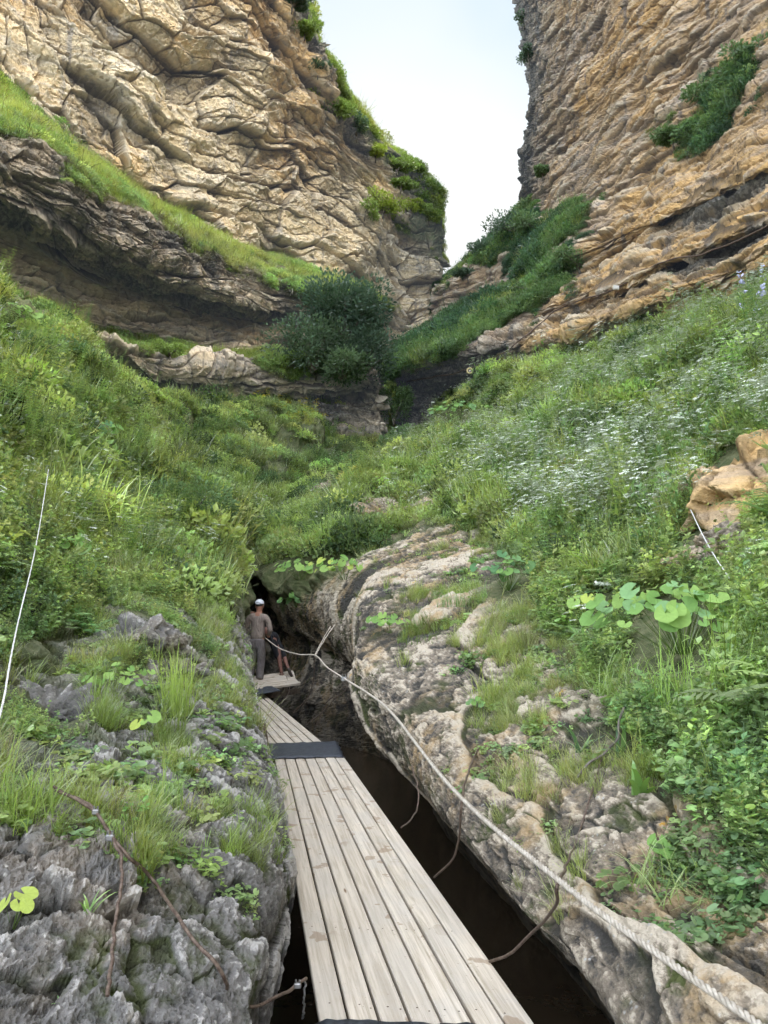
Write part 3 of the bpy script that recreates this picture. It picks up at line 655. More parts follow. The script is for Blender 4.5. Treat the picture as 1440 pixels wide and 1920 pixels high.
# ------------------------------------------------------------------ boardwalk sections
def lerp(a, b, t): return tuple(a[i]+(b[i]-a[i])*t for i in range(3))
def deck(name, nl, nr_, fl, fr, n, label, th=.035, gap=.013, beams=3, jit=.012):
    """planks run from the near edge (nl, nr_) to the far edge (fl, fr)"""
    base = Vector(lerp(nl, nr_, .5)); root = empty(name, base)
    tag(root, label, 'boardwalk', 'sections of the plank boardwalk')
    ax = (Vector(fl)+Vector(fr)-Vector(nl)-Vector(nr_)); ang = math.atan2(-ax.x, ax.y)
    wd_ = (Vector(nr_)-Vector(nl)).length
    inv = Matrix.Rotation(-ang, 4, 'Z')
    for i in range(n):
        a0, a1 = i/n+gap/wd_/2, (i+1)/n-gap/wd_/2
        e0 = random.uniform(-jit, jit)*.4; e1 = random.uniform(-jit, jit); z = random.uniform(-.003, .003)
        A, B = Vector(lerp(nl, nr_, a0)), Vector(lerp(nl, nr_, a1)); D, C = Vector(lerp(fl, fr, a0)), Vector(lerp(fl, fr, a1))
        dr = (D-A).normalized(); A += dr*e0; B += dr*e0; C += dr*e1; D += dr*e1
        org = (A+D)/2
        top = [p+Vector((0, 0, z)) for p in (A, B, C, D)]; bot = [p-Vector((0, 0, th)) for p in top]
        loc = [inv @ (p-org) for p in bot+top]
        o = bm_obj('plank', hexa(loc, .004), M_wood, root); o.location = org-base; o.rotation_euler = (0, 0, ang)
        hy = (D-A).length/2
        for t in ([.03]+[(k+.5)/beams for k in range(beams)]+[.97]):
            for q in (-.28, .28):
                zz = top[0].z+(top[3].z-top[0].z)*t-org.z; yy = (t*2-1)*hy; xx = q*wd_/n+random.uniform(-.006, .006)
                cc = [(xx+.0045*math.cos(a_), yy+.0045*math.sin(a_), zz+.0015) for a_ in (0, 1.05, 2.1, 3.14, 4.2, 5.25)]
                h = add_mesh('nail', cc, [tuple(range(6))], M_nail, o)
    for k in range(beams):
        t = (k+.5)/beams if beams > 1 else .5
        A, B = Vector(lerp(nl, fl, t)), Vector(lerp(nr_, fr, t)); d = (Vector(fl)-Vector(nl)).normalized()*.05
        zt = Vector((0, 0, th+.006)); zb = Vector((0, 0, th+.09)); s = (B-A)*.03
        c = [A+s-d-zb, B-s-d-zb, B-s+d-zb, A+s+d-zb, A+s-d-zt, B-s-d-zt, B-s+d-zt, A+s+d-zt]
        bm_obj('cross_beam', hexa([p-base for p in c], .005), M_beam, root)
    for sd_ in (.12, .88):
        A, B = Vector(lerp(nl, nr_, sd_)), Vector(lerp(fl, fr, sd_)); s = Vector((.03, 0, 0)); zt = Vector((0, 0, th+.094)); zb = Vector((0, 0, th+.2))
        c = [A-s-zb, A+s-zb, B+s-zb, B-s-zb, A-s-zt, A+s-zt, B+s-zt, B-s-zt]
        bm_obj('stringer', hexa([p-base for p in c], .005), M_beam, root)
    return root
# the sections: corners measured on the photograph's ground plane
D1 = [(-.25, 3.23, 0), (.575, 3.15, 0), (-.47, 8.72, 0), (-1.20, 8.62, 0)]   # nl nr fr fl
deck('boardwalk', (-.245, 3.14, 0), (.60, 3.06, 0), (-1.205, 8.72, 0), (-.455, 8.80, 0), 7, 'long near section of pale plank boardwalk stained with damp brown footprints')
deck('boardwalk', (-1.44, 9.25, .005), (-.73, 9.55, .005), (-3.02, 15.0, .005), (-2.33, 15.25, .005), 7, 'middle boardwalk section between the black rubber mat and the standing man', jit=.02)
deck('boardwalk', W(440, 1274, 15.6), W(452, 1296, 14.3), W(548, 1257, 16.8), W(562, 1281, 15.9), 7, 'far tilted boardwalk section that the man in the white cap stands on', th=.04, gap=.02, beams=2, jit=.04)
deck('boardwalk', (.35, -.2, -.005), (1.22, -.15, -.005), (-.215, 2.97, -.005), (.63, 2.90, -.005), 7, 'nearest boardwalk section just below the bottom edge of the picture')
def mat_sheet(nm, c4, th, label, seed):
    rr = random.Random(seed); root = None
    nx, ny = 22, 8; vs = []; 
    for j in range(ny+1):
        for i in range(nx+1):
            p = Vector(lerp(lerp(c4[0], c4[1], i/nx), lerp(c4[3], c4[2], i/nx), j/ny))
            e = (rr.uniform(-.008, .008) if j in (0, ny) else 0)
            p.y += e; p.z += th+.004*math.sin(i*1.3+seed)*math.cos(j*1.1)+rr.uniform(-.002, .002)
            if i in (0, nx) : p.z -= .02; p.x += rr.uniform(-.02, .02)
            vs.append(p)
    fs = [(j*(nx+1)+i, j*(nx+1)+i+1, (j+1)*(nx+1)+i+1, (j+1)*(nx+1)+i) for j in range(ny) for i in range(nx)]
    o = add_mesh(nm, vs, fs, M_rubber, None, True)
    md = o.modifiers.new('t', 'SOLIDIFY'); md.thickness = .012
    tag(o, label, 'rubber mat', 'rubber mats over the boardwalk joints'); return o
mat_sheet('rubber_mat', [(-1.22, 8.50, 0), (-.42, 8.62, 0), (-.56, 9.62, 0), (-1.46, 9.42, 0)], .016, 'worn black rubber mat bridging near and middle boardwalk sections', 3)
mat_sheet('rubber_mat', [W(462, 1309, 14.0), W(528, 1297, 14.6), W(512, 1289, 15.2), W(460, 1291, 14.9)], .03, 'small black rubber mat at the foot of the far tilted boardwalk section', 8)
mat_sheet('rubber_mat', [(-.22, 2.62, 0), (.68, 2.54, 0), (.64, 3.11, 0), (-.26, 3.17, 0)], .014, 'black rubber mat at the bottom edge of the picture under the near planks', 12)

# ------------------------------------------------------------------ foliage materials
def mat_leaf(name, col=None, trans=.45, inst=True, gloss=.035):
    m, nt = newmat(name); g = NT(nt)
    sh = g.attr('shade')
    if inst:
        c0 = g.attr('tint', 'INSTANCER', 'Color')
    else:
        c0 = g.n('ShaderNodeRGB').outputs[0]; c0.default_value = col+(1,)
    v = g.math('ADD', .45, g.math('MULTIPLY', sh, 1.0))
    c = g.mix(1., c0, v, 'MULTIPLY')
    d = g.n('ShaderNodeBsdfDiffuse'); g.l(c, d.inputs[0])
    t = g.n('ShaderNodeBsdfTranslucent'); g.l(g.mix(1., c, (1.15, 1.2, .6), 'MULTIPLY'), t.inputs[0])
    ms = g.n('ShaderNodeMixShader'); ms.inputs[0].default_value = trans; g.l(d.outputs[0], ms.inputs[1]); g.l(t.outputs[0], ms.inputs[2])
    gl = g.n('ShaderNodeBsdfGlossy'); gl.inputs['Roughness'].default_value = .45; gl.inputs[0].default_value = (1, 1, 1, 1)
    fr = g.n('ShaderNodeFresnel'); fr.inputs[0].default_value = 1.4
    m2 = g.n('ShaderNodeMixShader'); g.l(g.math('MULTIPLY', fr.outputs[0], gloss*4), m2.inputs[0]); g.l(ms.outputs[0], m2.inputs[1]); g.l(gl.outputs[0], m2.inputs[2])
    g.out(m2.outputs[0]); return m
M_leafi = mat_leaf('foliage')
M_petal, nt = newmat('white_petals'); g = NT(nt); d = g.n('ShaderNodeBsdfDiffuse'); d.inputs[0].default_value = (.62, .66, .55, 1); g.out(d.outputs[0])
M_yel, nt = newmat('yellow_petals'); g = NT(nt); d = g.n('ShaderNodeBsdfDiffuse'); d.inputs[0].default_value = (.75, .62, .05, 1); g.out(d.outputs[0])
M_lil, nt = newmat('lilac_petals'); g = NT(nt); d = g.n('ShaderNodeBsdfDiffuse'); d.inputs[0].default_value = (.55, .55, .78, 1); g.out(d.outputs[0])

class LB_:
    """collects leaves, blades and stems"""
    def __init__(s): s.v = []; s.f = []; s.s = []; s.m = []
    def leaf(s, b, d, n, L, w, sh, fold=.25, m=0, curl=.0):
        d = d.normalized(); x = d.cross(n)
        if x.length < 1e-3: x = d.cross(Vector((.3, .5, .8)))
        x.normalize(); n = x.cross(d).normalized(); i = len(s.v)
        up = n*(fold*w)
        s.v += [b, b+d*L*.45+x*w*.5+up-n*curl*L*.1, b+d*L-n*curl*L*.45, b+d*L*.45-x*w*.5+up-n*curl*L*.1, b+d*L*.5-n*curl*L*.12]
        s.f += [(i, i+1, i+4), (i+1, i+2, i+4), (i+2, i+3, i+4), (i+3, i, i+4)]; s.m += [m]*4
        s.s += [sh*.8, sh, sh*1.1, sh, sh*.9]
    def blade(s, b, d, L, w, sh, bend=.5, n=4, m=0):
        d = d.normalized(); side = d.cross(Vector((0, 0, 1)))
        if side.length < .05: side = Vector((random.random()-.5, random.random()-.5, 0))
        side.normalize(); h = Vector((d.x, d.y, 0)); 
        if h.length < .05: h = side.cross(Vector((0, 0, 1)))
        h.normalize(); i = len(s.v); p = b.copy(); dd = d.copy()
        for k in range(n+1):
            t = k/n; ww = w*(1-t)**.6*.5
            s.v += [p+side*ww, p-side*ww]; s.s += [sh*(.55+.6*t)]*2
            p = p+dd*(L/n); dd = (dd+(h*.5-Vector((0, 0, 1))*.5)*bend*(.5+t)/n*2).normalized()
        for k in range(n): s.f.append((i+2*k, i+2*k+1, i+2*k+3, i+2*k+2)); s.m.append(m)
    def disc(s, c, n, r, sh, m, k=5):
        x = n.orthogonal().normalized(); y = n.cross(x); i = len(s.v)
        a0 = random.random()*6
        for j in range(k):
            a = a0+j*2*math.pi/k; rr = r*random.uniform(.7, 1.15); s.v.append(c+(x*math.cos(a)+y*math.sin(a))*rr); s.s.append(sh)
        s.f.append(tuple(range(i, i+k))); s.m.append(m)
    def mesh(s, name, mats):
        me = bpy.data.meshes.new(name); me.from_pydata([tuple(p) for p in s.v], [], s.f)
        for mt in mats: me.materials.append(mt)
        me.polygons.foreach_set('material_index', s.m)
        at = me.attributes.new('shade', 'FLOAT', 'POINT'); at.data.foreach_set('value', s.s); me.update(); return me
rr = random.Random(99)
def rdir(el0, el1):
    a = rr.uniform(0, 2*math.pi); e = R(rr.uniform(el0, el1)); return Vector((math.cos(a)*math.cos(e), math.sin(a)*math.cos(e), math.sin(e)))
def rv(): return Vector((rr.gauss(0, 1), rr.gauss(0, 1), rr.gauss(0, 1)))
def p_grass(n, L, w, bend, spread, el=(50, 88)):
    b = LB_()
    for _ in range(n):
        a = rr.uniform(0, 6.28); r0 = spread*math.sqrt(rr.random())
        b.blade(Vector((math.cos(a)*r0, math.sin(a)*r0, -.02)), rdir(*el), L*rr.uniform(.45, 1.1), w*rr.uniform(.7, 1.2), rr.uniform(.3, .75), bend*rr.uniform(.4, 1.6))
    return b
def p_herb(stems, H, L, w, spread, step=.045, el=(45, 85)):
    b = LB_()
    for _ in range(stems):
        a = rr.uniform(0, 6.28); r0 = spread*math.sqrt(rr.random()); p = Vector((math.cos(a)*r0, math.sin(a)*r0, 0)); d = rdir(*el); h = H*rr.uniform(.5, 1.1)
        b.blade(p, d, h, .006, .35, .25); t = .1
        base = rr.uniform(.35, .6)
        while t < 1:
            q = p+d*h*t; q.z -= .12*h*t*t
            for s_ in range(2):
                ld = (rdir(-25, 45)*.9+d*.35)
                b.leaf(q, ld, Vector((0, 0, 1))+rv()*.25, L*(1.15-t*.5)*rr.uniform(.7, 1.2), w*(1.15-t*.5)*rr.uniform(.8, 1.2), base+rr.uniform(-.12, .2), .2, curl=.4)
            t += step/h*rr.uniform(.7, 1.4)
    return b
def p_round(n, r, H, spread):
    b = LB_()
    for _ in range(n):
        a = rr.uniform(0, 6.28); r0 = spread*math.sqrt(rr.random()); c = Vector((math.cos(a)*r0, math.sin(a)*r0, H*rr.uniform(.3, 1))); nn = (Vector((0, 0, 1))+rv()*.35).normalized()
        q = c-Vector((c.x*.4, c.y*.4, c.z)); b.blade(q, c-q, (c-q).length, .004, .3, 0., 2)
        s_ = r*rr.uniform(.6, 1.2); x = nn.orthogonal().normalized(); y = nn.cross(x); i = len(b.v); k = 9; sh = rr.uniform(.35, .8)
        b.v.append(c-nn*s_*.2); b.s.append(sh*.8)
        for j in range(k):
            an = .35+j*(2*math.pi-.7)/(k-1); b.v.append(c+(x*math.cos(an)+y*math.sin(an))*s_*rr.uniform(.88, 1.1)); b.s.append(sh*rr.uniform(.9, 1.15))
        for j in range(k-1): b.f.append((i, i+1+j, i+2+j)); b.m.append(0)
    return b
def p_fern(n, L):
    b = LB_()
    for _ in range(n):
        d = rdir(25, 65); h = Vector((d.x, d.y, 0)).normalized(); p = Vector((0, 0, 0)); l = L*rr.uniform(.7, 1.1); sh = rr.uniform(.4, .7); K = 16
        for k in range(K):
            t = k/K; dd = (d*(1-t*.7)+h*t*.6-Vector((0, 0, t*t*.6))).normalized(); p = p+dd*l/K
            x = dd.cross(Vector((0, 0, 1))).normalized(); ww = l*.32*math.sin(math.pi*min(1, .15+t*.9))*.9
            if k > 2:
                for s_ in (-1, 1): b.leaf(p, x*s_+dd*.45-Vector((0, 0, .15)), Vector((0, 0, 1)), ww, ww*.26, sh*rr.uniform(.85, 1.15), .1)
    return b
def p_umbel(stems, H, fl=1, m=1):
    b = p_herb(2, H*.45, .09, .035, .1)
    for _ in range(stems):
        a = rr.uniform(0, 6.28); p = Vector((math.cos(a), math.sin(a), 0))*.12*rr.random(); d = rdir(70, 88); h = H*rr.uniform(.75, 1.1)
        b.blade(p, d, h, .008, .5, .1, 3)
        for k in range(rr.randint(2, 4)):
            t = rr.uniform(.3, .8); ld = rdir(10, 50); L = rr.uniform(.06, .12)
            for s_ in range(3): b.leaf(p+d*h*t+ld*L*.3*s_, (ld+rv()*.5), Vector((0, 0, 1)), L, L*.3, .45, .1)
        tops = [(p+d*h, 1.)]+[(p+d*h*rr.uniform(.78, .95)+rdir(0, 40)*rr.uniform(.08, .16), .75) for _ in range(rr.randint(1, 3))]
        for c, q in tops:
            nn = (Vector((0, 0, 1))+rv()*.15).normalized(); x = nn.orthogonal().normalized(); y = nn.cross(x)
            for j in range(13):
                an = j*2.4; r0 = .05*q*math.sqrt(j/13.); b.disc(c+(x*math.cos(an)+y*math.sin(an))*r0-nn*r0*r0*3, (nn+rv()*.2).normalized(), .0125*q, .6, m, 5)
    return b
def p_tall(H, L, lil=False):
    b = LB_(); 
    for _ in range(2):
        d = rdir(78, 89); p = rv()*.05; p.z = 0; h = H*rr.uniform(.75, 1.05); b.blade(p, d, h, .010, .4, .05, 4)
        z = .08; k = 0
        while z < h:
            t = z/h; l = L*(1.1-t*.75)
            for s_ in range(3):
                a = k*1.57+s_*2.1; ld = Vector((math.cos(a), math.sin(a), .35)); b.leaf(p+d*z, ld, Vector((0, 0, 1)), l, l*.36, rr.uniform(.35, .65), .2, curl=.6)
            z += .05; k += 1
        if lil:
            for _ in range(14): b.disc(p+d*h*rr.uniform(.78, 1.03)+rv()*.02, rdir(0, 60), .022, .6, 1)
    return b
def p_clump(n, rad, L, w, flat=.7, grassy=0):
    """a mound of leaf sprays, used on the distant slopes"""
    b = LB_()
    for _ in range(n):
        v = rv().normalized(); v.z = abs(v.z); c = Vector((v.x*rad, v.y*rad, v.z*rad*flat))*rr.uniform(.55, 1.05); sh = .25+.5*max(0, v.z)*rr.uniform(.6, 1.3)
        b.leaf(c, (v+rv()*.6), (v+rv()*.7), L*rr.uniform(.6, 1.3), w*rr.uniform(.7, 1.3), sh+rr.uniform(-.1, .15), .2, curl=.3)
    for _ in range(grassy): 
        v = rdir(40, 88); b.blade(Vector((rr.gauss(0, rad*.4), rr.gauss(0, rad*.4), 0)), v, rad*rr.uniform(.8, 1.7), .016, rr.uniform(.4, .8), .5, 3)
    return b

# ------------------------------------------------------------------ scattering
HOLES = [(484, 1128, 80), (488, 1195, 40), (20, 1860, 130),  (462, 1045, 34), (470, 1075, 28), (75, 1700, 90), (300, 1750, 120), (60, 1850, 70), (1275, 1215, 120), (1130, 1140, 50), (955, 1095, 60), (645, 1075, 55), (560, 1080, 50), (548, 1130, 40), (728, 1180, 36), (268, 1395, 30), (30, 1725, 60), (215, 1300, 36),
 (115, 1045, 36), (170, 830, 34), (25, 600, 50), (860, 790, 34), (1165, 1400, 50), (1085, 1400, 50), (1395, 895, 78), (1330, 925, 40), (1320, 1045, 62), (1250, 950, 40), (700, 960, 44), (800, 945, 36), (625, 915, 30),
 (1370, 1010, 46), (250, 1180, 42), (110, 1325, 62), (60, 1240, 52), (210, 1410, 46), (300, 1235, 36)]
def protos(name, builders, mats):
    c = bpy.data.collections.new(name)          # never linked to the scene: only instanced
    for k, b in enumerate(builders):
        o = bpy.data.objects.new(f'{name}_{k}', b.mesh(name, mats)); c.objects.link(o)
    return c
def pick(S, n, wfn, pw=1.4, ymin=3., seed=1):
    r = np.random.default_rng(seed); P, N = S.P, S.N2
    A = np.linalg.norm(np.cross(P[1:, :-1]-P[:-1, :-1], P[:-1, 1:]-P[:-1, :-1]), axis=2)
    Pc = P[:-1, :-1]; Y = Pc[..., 1]; px, py, d = proj(Pc)
    inside = (px > -160) & (px < 1600) & (py > -160) & (py < 2060) & (Y > 1.0)
    for hx, hy, hr_ in HOLES: inside = inside & (np.hypot(px-hx, (py-hy)*1.2) > hr_)
    Wt = A/np.maximum(Y, ymin)**pw*wfn(S, px, py, Pc)[...]*inside
    Wt = np.where(np.isfinite(Wt), Wt, 0).astype(np.float64).reshape(-1); cs = np.cumsum(Wt)
    if cs[-1] <= 0: return None
    idx = np.searchsorted(cs, r.random(n)*cs[-1]); idx = np.minimum(idx, len(cs)-1)
    i, j = np.divmod(idx, A.shape[1]); a = r.random(n)[:, None]; b = r.random(n)[:, None]
    p = P[i, j]*(1-a)*(1-b)+P[i+1, j]*a*(1-b)+P[i, j+1]*(1-a)*b+P[i+1, j+1]*a*b
    # average surface direction, smoother than the rock relief
    if not hasattr(S, 'vb'): S.vb = .42+.58*sstep(.25, 1., blur(S.veg.astype(np.float32), 10))
    return p, N[i, j], S.N[i, j], S.vb[i, j]
def vg(lo=0.): return lambda S, px, py, P: np.clip(S.veg[:-1, :-1]-lo, 0, 1)
def tints(p, base, var, seed, patch=.35, r=None):
    """per plant colour: patches plus individual variation; base list of linear colours"""
    r = np.random.default_rng(seed); n = len(p); B = np.array(base)
    a = fbm(p[None], patch, 3, off=seed*3.1)[0]*1.7+.5+r.normal(0, .22, n)
    a = np.clip(a, 0, .999)*(len(B)-1); k = np.minimum(a.astype(int), len(B)-2); f = (a-k)[:, None]
    c = B[k]*(1-f)+B[k+1]*f
    c = c*(1+r.normal(0, var, n))[:, None]*(1+r.normal(0, .06, (n, 3)))
    # keep the colours in range
    return np.clip(c, .004, .9)
def points_obj(name, p, nrm, scl, tint, coll, tilt=.35, seed=1, z=-.02):
    r = np.random.default_rng(seed); n = len(p)
    d = np.array([0, 0, 1.])*(1-tilt)+nrm*tilt+r.normal(0, .07, (n, 3)); d /= np.linalg.norm(d, axis=1)[:, None]
    sp = r.uniform(0, 2*math.pi, n); c, s = np.cos(-sp), np.sin(-sp)
    e = np.stack([c*d[:, 0]-s*d[:, 1], s*d[:, 0]+c*d[:, 1], d[:, 2]], 1)
    ax = -np.arcsin(np.clip(e[:, 1], -1, 1)); ay = np.arctan2(e[:, 0], e[:, 2])
    me = bpy.data.meshes.new(name); q = p+np.array([0, 0, z]); me.vertices.add(n); me.vertices.foreach_set('co', q.reshape(-1).astype(np.float32))
    def at(nm, t, k, v): a = me.attributes.new(nm, t, 'POINT'); a.data.foreach_set(k, np.ascontiguousarray(v).reshape(-1))
    at('rot', 'FLOAT_VECTOR', 'vector', np.stack([ax, ay, sp], 1).astype(np.float32))
    at('scl', 'FLOAT', 'value', scl.astype(np.float32)); at('idx', 'INT', 'value', r.integers(0, 99, n).astype(np.int32))
    at('tint', 'FLOAT_COLOR', 'color', np.concatenate([tint, np.ones((n, 1))], 1).astype(np.float32))
    me.update(); o = bpy.data.objects.new(name, me); COL.objects.link(o)
    gt = bpy.data.node_groups.new(name, 'GeometryNodeTree'); gt.interface.new_socket('Geometry', in_out='INPUT', socket_type='NodeSocketGeometry'); gt.interface.new_socket('Geometry', in_out='OUTPUT', socket_type='NodeSocketGeometry')
    N_ = gt.nodes; gi = N_.new('NodeGroupInput'); go = N_.new('NodeGroupOutput'); ip = N_.new('GeometryNodeInstanceOnPoints'); ci = N_.new('GeometryNodeCollectionInfo')
    ci.inputs[0].default_value = coll; ci.inputs['Separate Children'].default_value = True; ci.inputs['Reset Children'].default_value = True
    def na(nm, t):
        a = N_.new('GeometryNodeInputNamedAttribute'); a.data_type = t; a.inputs[0].default_value = nm; return a.outputs[0]
    L = gt.links.new
    L(gi.outputs[0], ip.inputs['Points']); L(ci.outputs[0], ip.inputs['Instance']); ip.inputs['Pick Instance'].default_value = True
    L(na('idx', 'INT'), ip.inputs['Instance Index']); L(na('rot', 'FLOAT_VECTOR'), ip.inputs['Rotation']); L(na('scl', 'FLOAT'), ip.inputs['Scale']); L(ip.outputs[0], go.inputs[0])
    md = o.modifiers.new('scatter', 'NODES'); md.node_group = gt
    tag(o, kind='stuff'); return o
GR = [(.26, .34, .11), (.36, .44, .14), (.46, .52, .19), (.34, .38, .17)]
HB = [(.20, .30, .14), (.30, .43, .17), (.43, .54, .21), (.26, .38, .19)]
DK = [(.11, .165, .085), (.21, .29, .12), (.34, .44, .16), (.50, .57, .21), (.28, .36, .16)]
DRY = [(.30, .27, .15), (.20, .22, .09)]
C_grass = protos('grass_blades', [p_grass(46, .34, .006, .8, .09) for _ in range(4)]+[p_grass(34, .5, .006, 1.1, .07)], [M_leafi])
C_droop = protos('drooping_blades', [p_grass(60, .75, .010, 2.2, .14, (5, 60)) for _ in range(3)], [M_leafi])
C_herb = protos('herb_stems', [p_herb(5, .30, .055, .034, .12) for _ in range(3)]+[p_herb(7, .22, .035, .024, .12, .03) for _ in range(2)], [M_leafi])
C_low = protos('low_leaves', [p_round(22, .026, .10, .13) for _ in range(2)]+[p_herb(8, .09, .03, .022, .12, .02, (20, 70)) for _ in range(2)], [M_leafi])
C_fern = protos('fern_fronds', [p_fern(7, .42) for _ in range(3)], [M_leafi])
C_umb = protos('umbel_stems', [p_umbel(3, .85) for _ in range(4)], [M_leafi, M_petal])
C_tall = protos('tall_stems', [p_tall(1.1, .13) for _ in range(3)], [M_leafi])
C_lil = protos('lilac_stems', [p_tall(1.1, .11, True) for _ in range(2)], [M_leafi, M_lil])
C_far = protos('leafy_mounds', [p_clump(260, .42, .085, .05, .75, 0) for _ in range(3)]+[p_clump(150, .36, .075, .035, .7, 60) for _ in range(2)], [M_leafi])
C_farg = protos('grassy_mounds', [p_grass(80, .65, .016, .9, .30) for _ in range(4)], [M_leafi])
C_yel = protos('yellow_stems', [p_umbel(3, .6, m=1) for _ in range(2)], [M_leafi, M_yel])

def both(name, coll, n, wfn, size, tint, pw=1.4, ymin=3., tilt=.3, seed=1, sheets=None, z=-.02, edge=True):
    ps = []; ns = []; vs_ = []
    sh = sheets or [(LS, .5), (RS, .5)]
    for k, (S, fr) in enumerate(sh):
        q = pick(S, int(n*fr), wfn, pw, ymin, seed*13+k)
        if q is None: continue
        ps.append(q[0]); ns.append(q[2]); vs_.append(q[3] if edge else np.ones(len(q[0])))
    p = np.concatenate(ps); nr_ = np.concatenate(ns); r = np.random.default_rng(seed+400)
    sc = size*np.exp(r.normal(0, .25, len(p)))*np.concatenate(vs_)
    return points_obj(name, p, nr_, sc, tint(p), coll, tilt, seed, z)
def band(a, b, s, x): return sstep(a-s, a+s, x)*(1-sstep(b-s, b+s, x))
def PN(P, s, off): return fbm(P, s, 2, off=off)
def near(S, px, py, P): return np.clip(S.veg[:-1, :-1]*1.15-.1, 0, 1)*(.12+.88*sstep(3.0, 5.0, P[..., 1]))*((P[..., 1] > 2.7) | (P[..., 0] > 0))*(1-sstep(9, 16, P[..., 1]))
def nearrock(S, px, py, P):   # plants in the joints of the rock
    v = S.veg[:-1, :-1]; c = S.cav[:-1, :-1]; return (1-v)*sstep(.0, -.03, c)*(1-sstep(12, 18, P[..., 1]))*sstep(.15, .3, (S.cl/S.cl.max())[:-1, :-1])*(P[..., 2] > -.2)*(P[..., 1] > 3.0)
def mid(S, px, py, P): return S.veg[:-1, :-1]*band(7, 24, 4, P[..., 1])
def farw(S, px, py, P): return S.veg[:-1, :-1]*sstep(14, 22, P[..., 1])
def meadow(S, px, py, P):
    a = PN(P, .5, 77.)
    return S.veg[:-1, :-1]*sstep(700, 900, px+(py-700)*.1)*(1-sstep(980, 1120, py+np.maximum(0, 900-px)*.4))*sstep(7, 11, P[..., 1])*np.clip(.5+a*2.2, .05, 1.5)
T = tints
both('meadow_grass', C_grass, 11000, lambda *a: near(*a)*np.clip(.5+PN(a[3], .8, 5)*2, .12, 1.2)*np.where((a[3][..., 0] < 0) & (a[3][..., 1] < 7), .4, 1.), .46, lambda p: T(p, GR, .2, 1, .6), seed=1, pw=1.2)
both('grass_in_rock_joints', C_grass, 1500, lambda *a: nearrock(*a)*np.clip(PN(a[3], 1.2, 9)*3, 0, 1), .55, lambda p: T(p, GR, .2, 2, .8), seed=2, edge=False)
both('ground_cover_leaves', C_low, 13000, lambda *a: near(*a)*np.clip(.5-PN(a[3], .8, 5)*1.6, .2, 1), .8, lambda p: T(p, HB, .2, 3, .9), seed=3, pw=1.2)
both('leaves_in_rock_joints', C_low, 2200, lambda *a: nearrock(*a)*np.clip(PN(a[3], 1.6, 19)*3+.1, 0, 1), .6, lambda p: T(p, HB, .2, 4, .8), seed=4, edge=False)
both('herb_cover', C_herb, 13000, lambda *a: near(*a)*np.clip(.45-PN(a[3], .7, 5)*2., .05, 1), .78, lambda p: T(p, HB, .2, 5, .6), seed=5, pw=1.3)
both('fern_cover', C_fern, 420, lambda *a: near(*a)*np.clip(PN(a[3], .9, 31)*3-.2, 0, 1), .9, lambda p: T(p, HB, .15, 6, .6), seed=6, pw=1.2)
both('slope_grass', C_farg, 4200, lambda *a: mid(*a)*sstep(8, 12, a[3][..., 1])*np.clip(.5+PN(a[3], .45, 41)*2, .08, 1.2), .62, lambda p: T(p, GR, .2, 7, .3), seed=7, pw=1.5)
both('slope_herbs', C_herb, 19000, lambda *a: mid(*a)*sstep(4, 9, a[3][..., 1])*np.clip(.6-PN(a[3], .45, 41)*2, .12, 1.2), 1.2, lambda p: T(p, DK, .28, 8, .9), seed=8, pw=1.5)
both('slope_leaf_mounds', C_far, 5200, lambda *a: mid(*a)*sstep(10, 14, a[3][..., 1])*np.clip(-.1-PN(a[3], .7, 43)*3, .03, 1), .95, lambda p: T(p, DK, .28, 9, .8), seed=9, pw=1.3)
both('far_slope_grass', C_farg, 3000, lambda *a: farw(*a)*np.clip(.5+PN(a[3], .25, 51)*2, .1, 1.2), .95, lambda p: T(p, GR, .2, 10, .2), seed=10, pw=1.6)
both('far_slope_herbs', C_far, 13000, lambda *a: farw(*a)*np.clip(.5-PN(a[3], .45, 51)*2.6, .12, 1.3), 1.1, lambda p: T(p, DK, .28, 11, .5), seed=11, pw=1.6)
both('white_umbel_flowers', C_umb, 6500, meadow, .9, lambda p: T(p, HB, .15, 12, .4), seed=12, pw=1.5, sheets=[(RS, 1.)])
both('scattered_white_flowers', C_umb, 700, lambda *a: mid(*a)+farw(*a)*.7, .8, lambda p: T(p, HB, .15, 13, .4), seed=13, pw=1.5)
both('tall_weeds', C_tall, 2400, lambda *a: (mid(*a)*sstep(9, 12, a[3][..., 1])+farw(*a)*.6)*np.clip(PN(a[3], .5, 61)*3, .02, 1), .9, lambda p: T(p, HB, .2, 14, .4), seed=14, pw=1.4)
both('lilac_flowers', C_lil, 18, lambda S, px, py, P: S.veg[:-1, :-1]*sstep(1330, 1400, px)*band(560, 680, 30, py), 1.3, lambda p: T(p, HB, .1, 15, .4), seed=15, sheets=[(RS, 1.)])
both('yellow_flowers', C_yel, 260, lambda S, px, py, P: S.veg[:-1, :-1]*band(500, 720, 40, px)*band(745, 800, 15, py), 1.3, lambda p: T(p, GR, .1, 16, .4), seed=16, sheets=[(LS, 1.)])
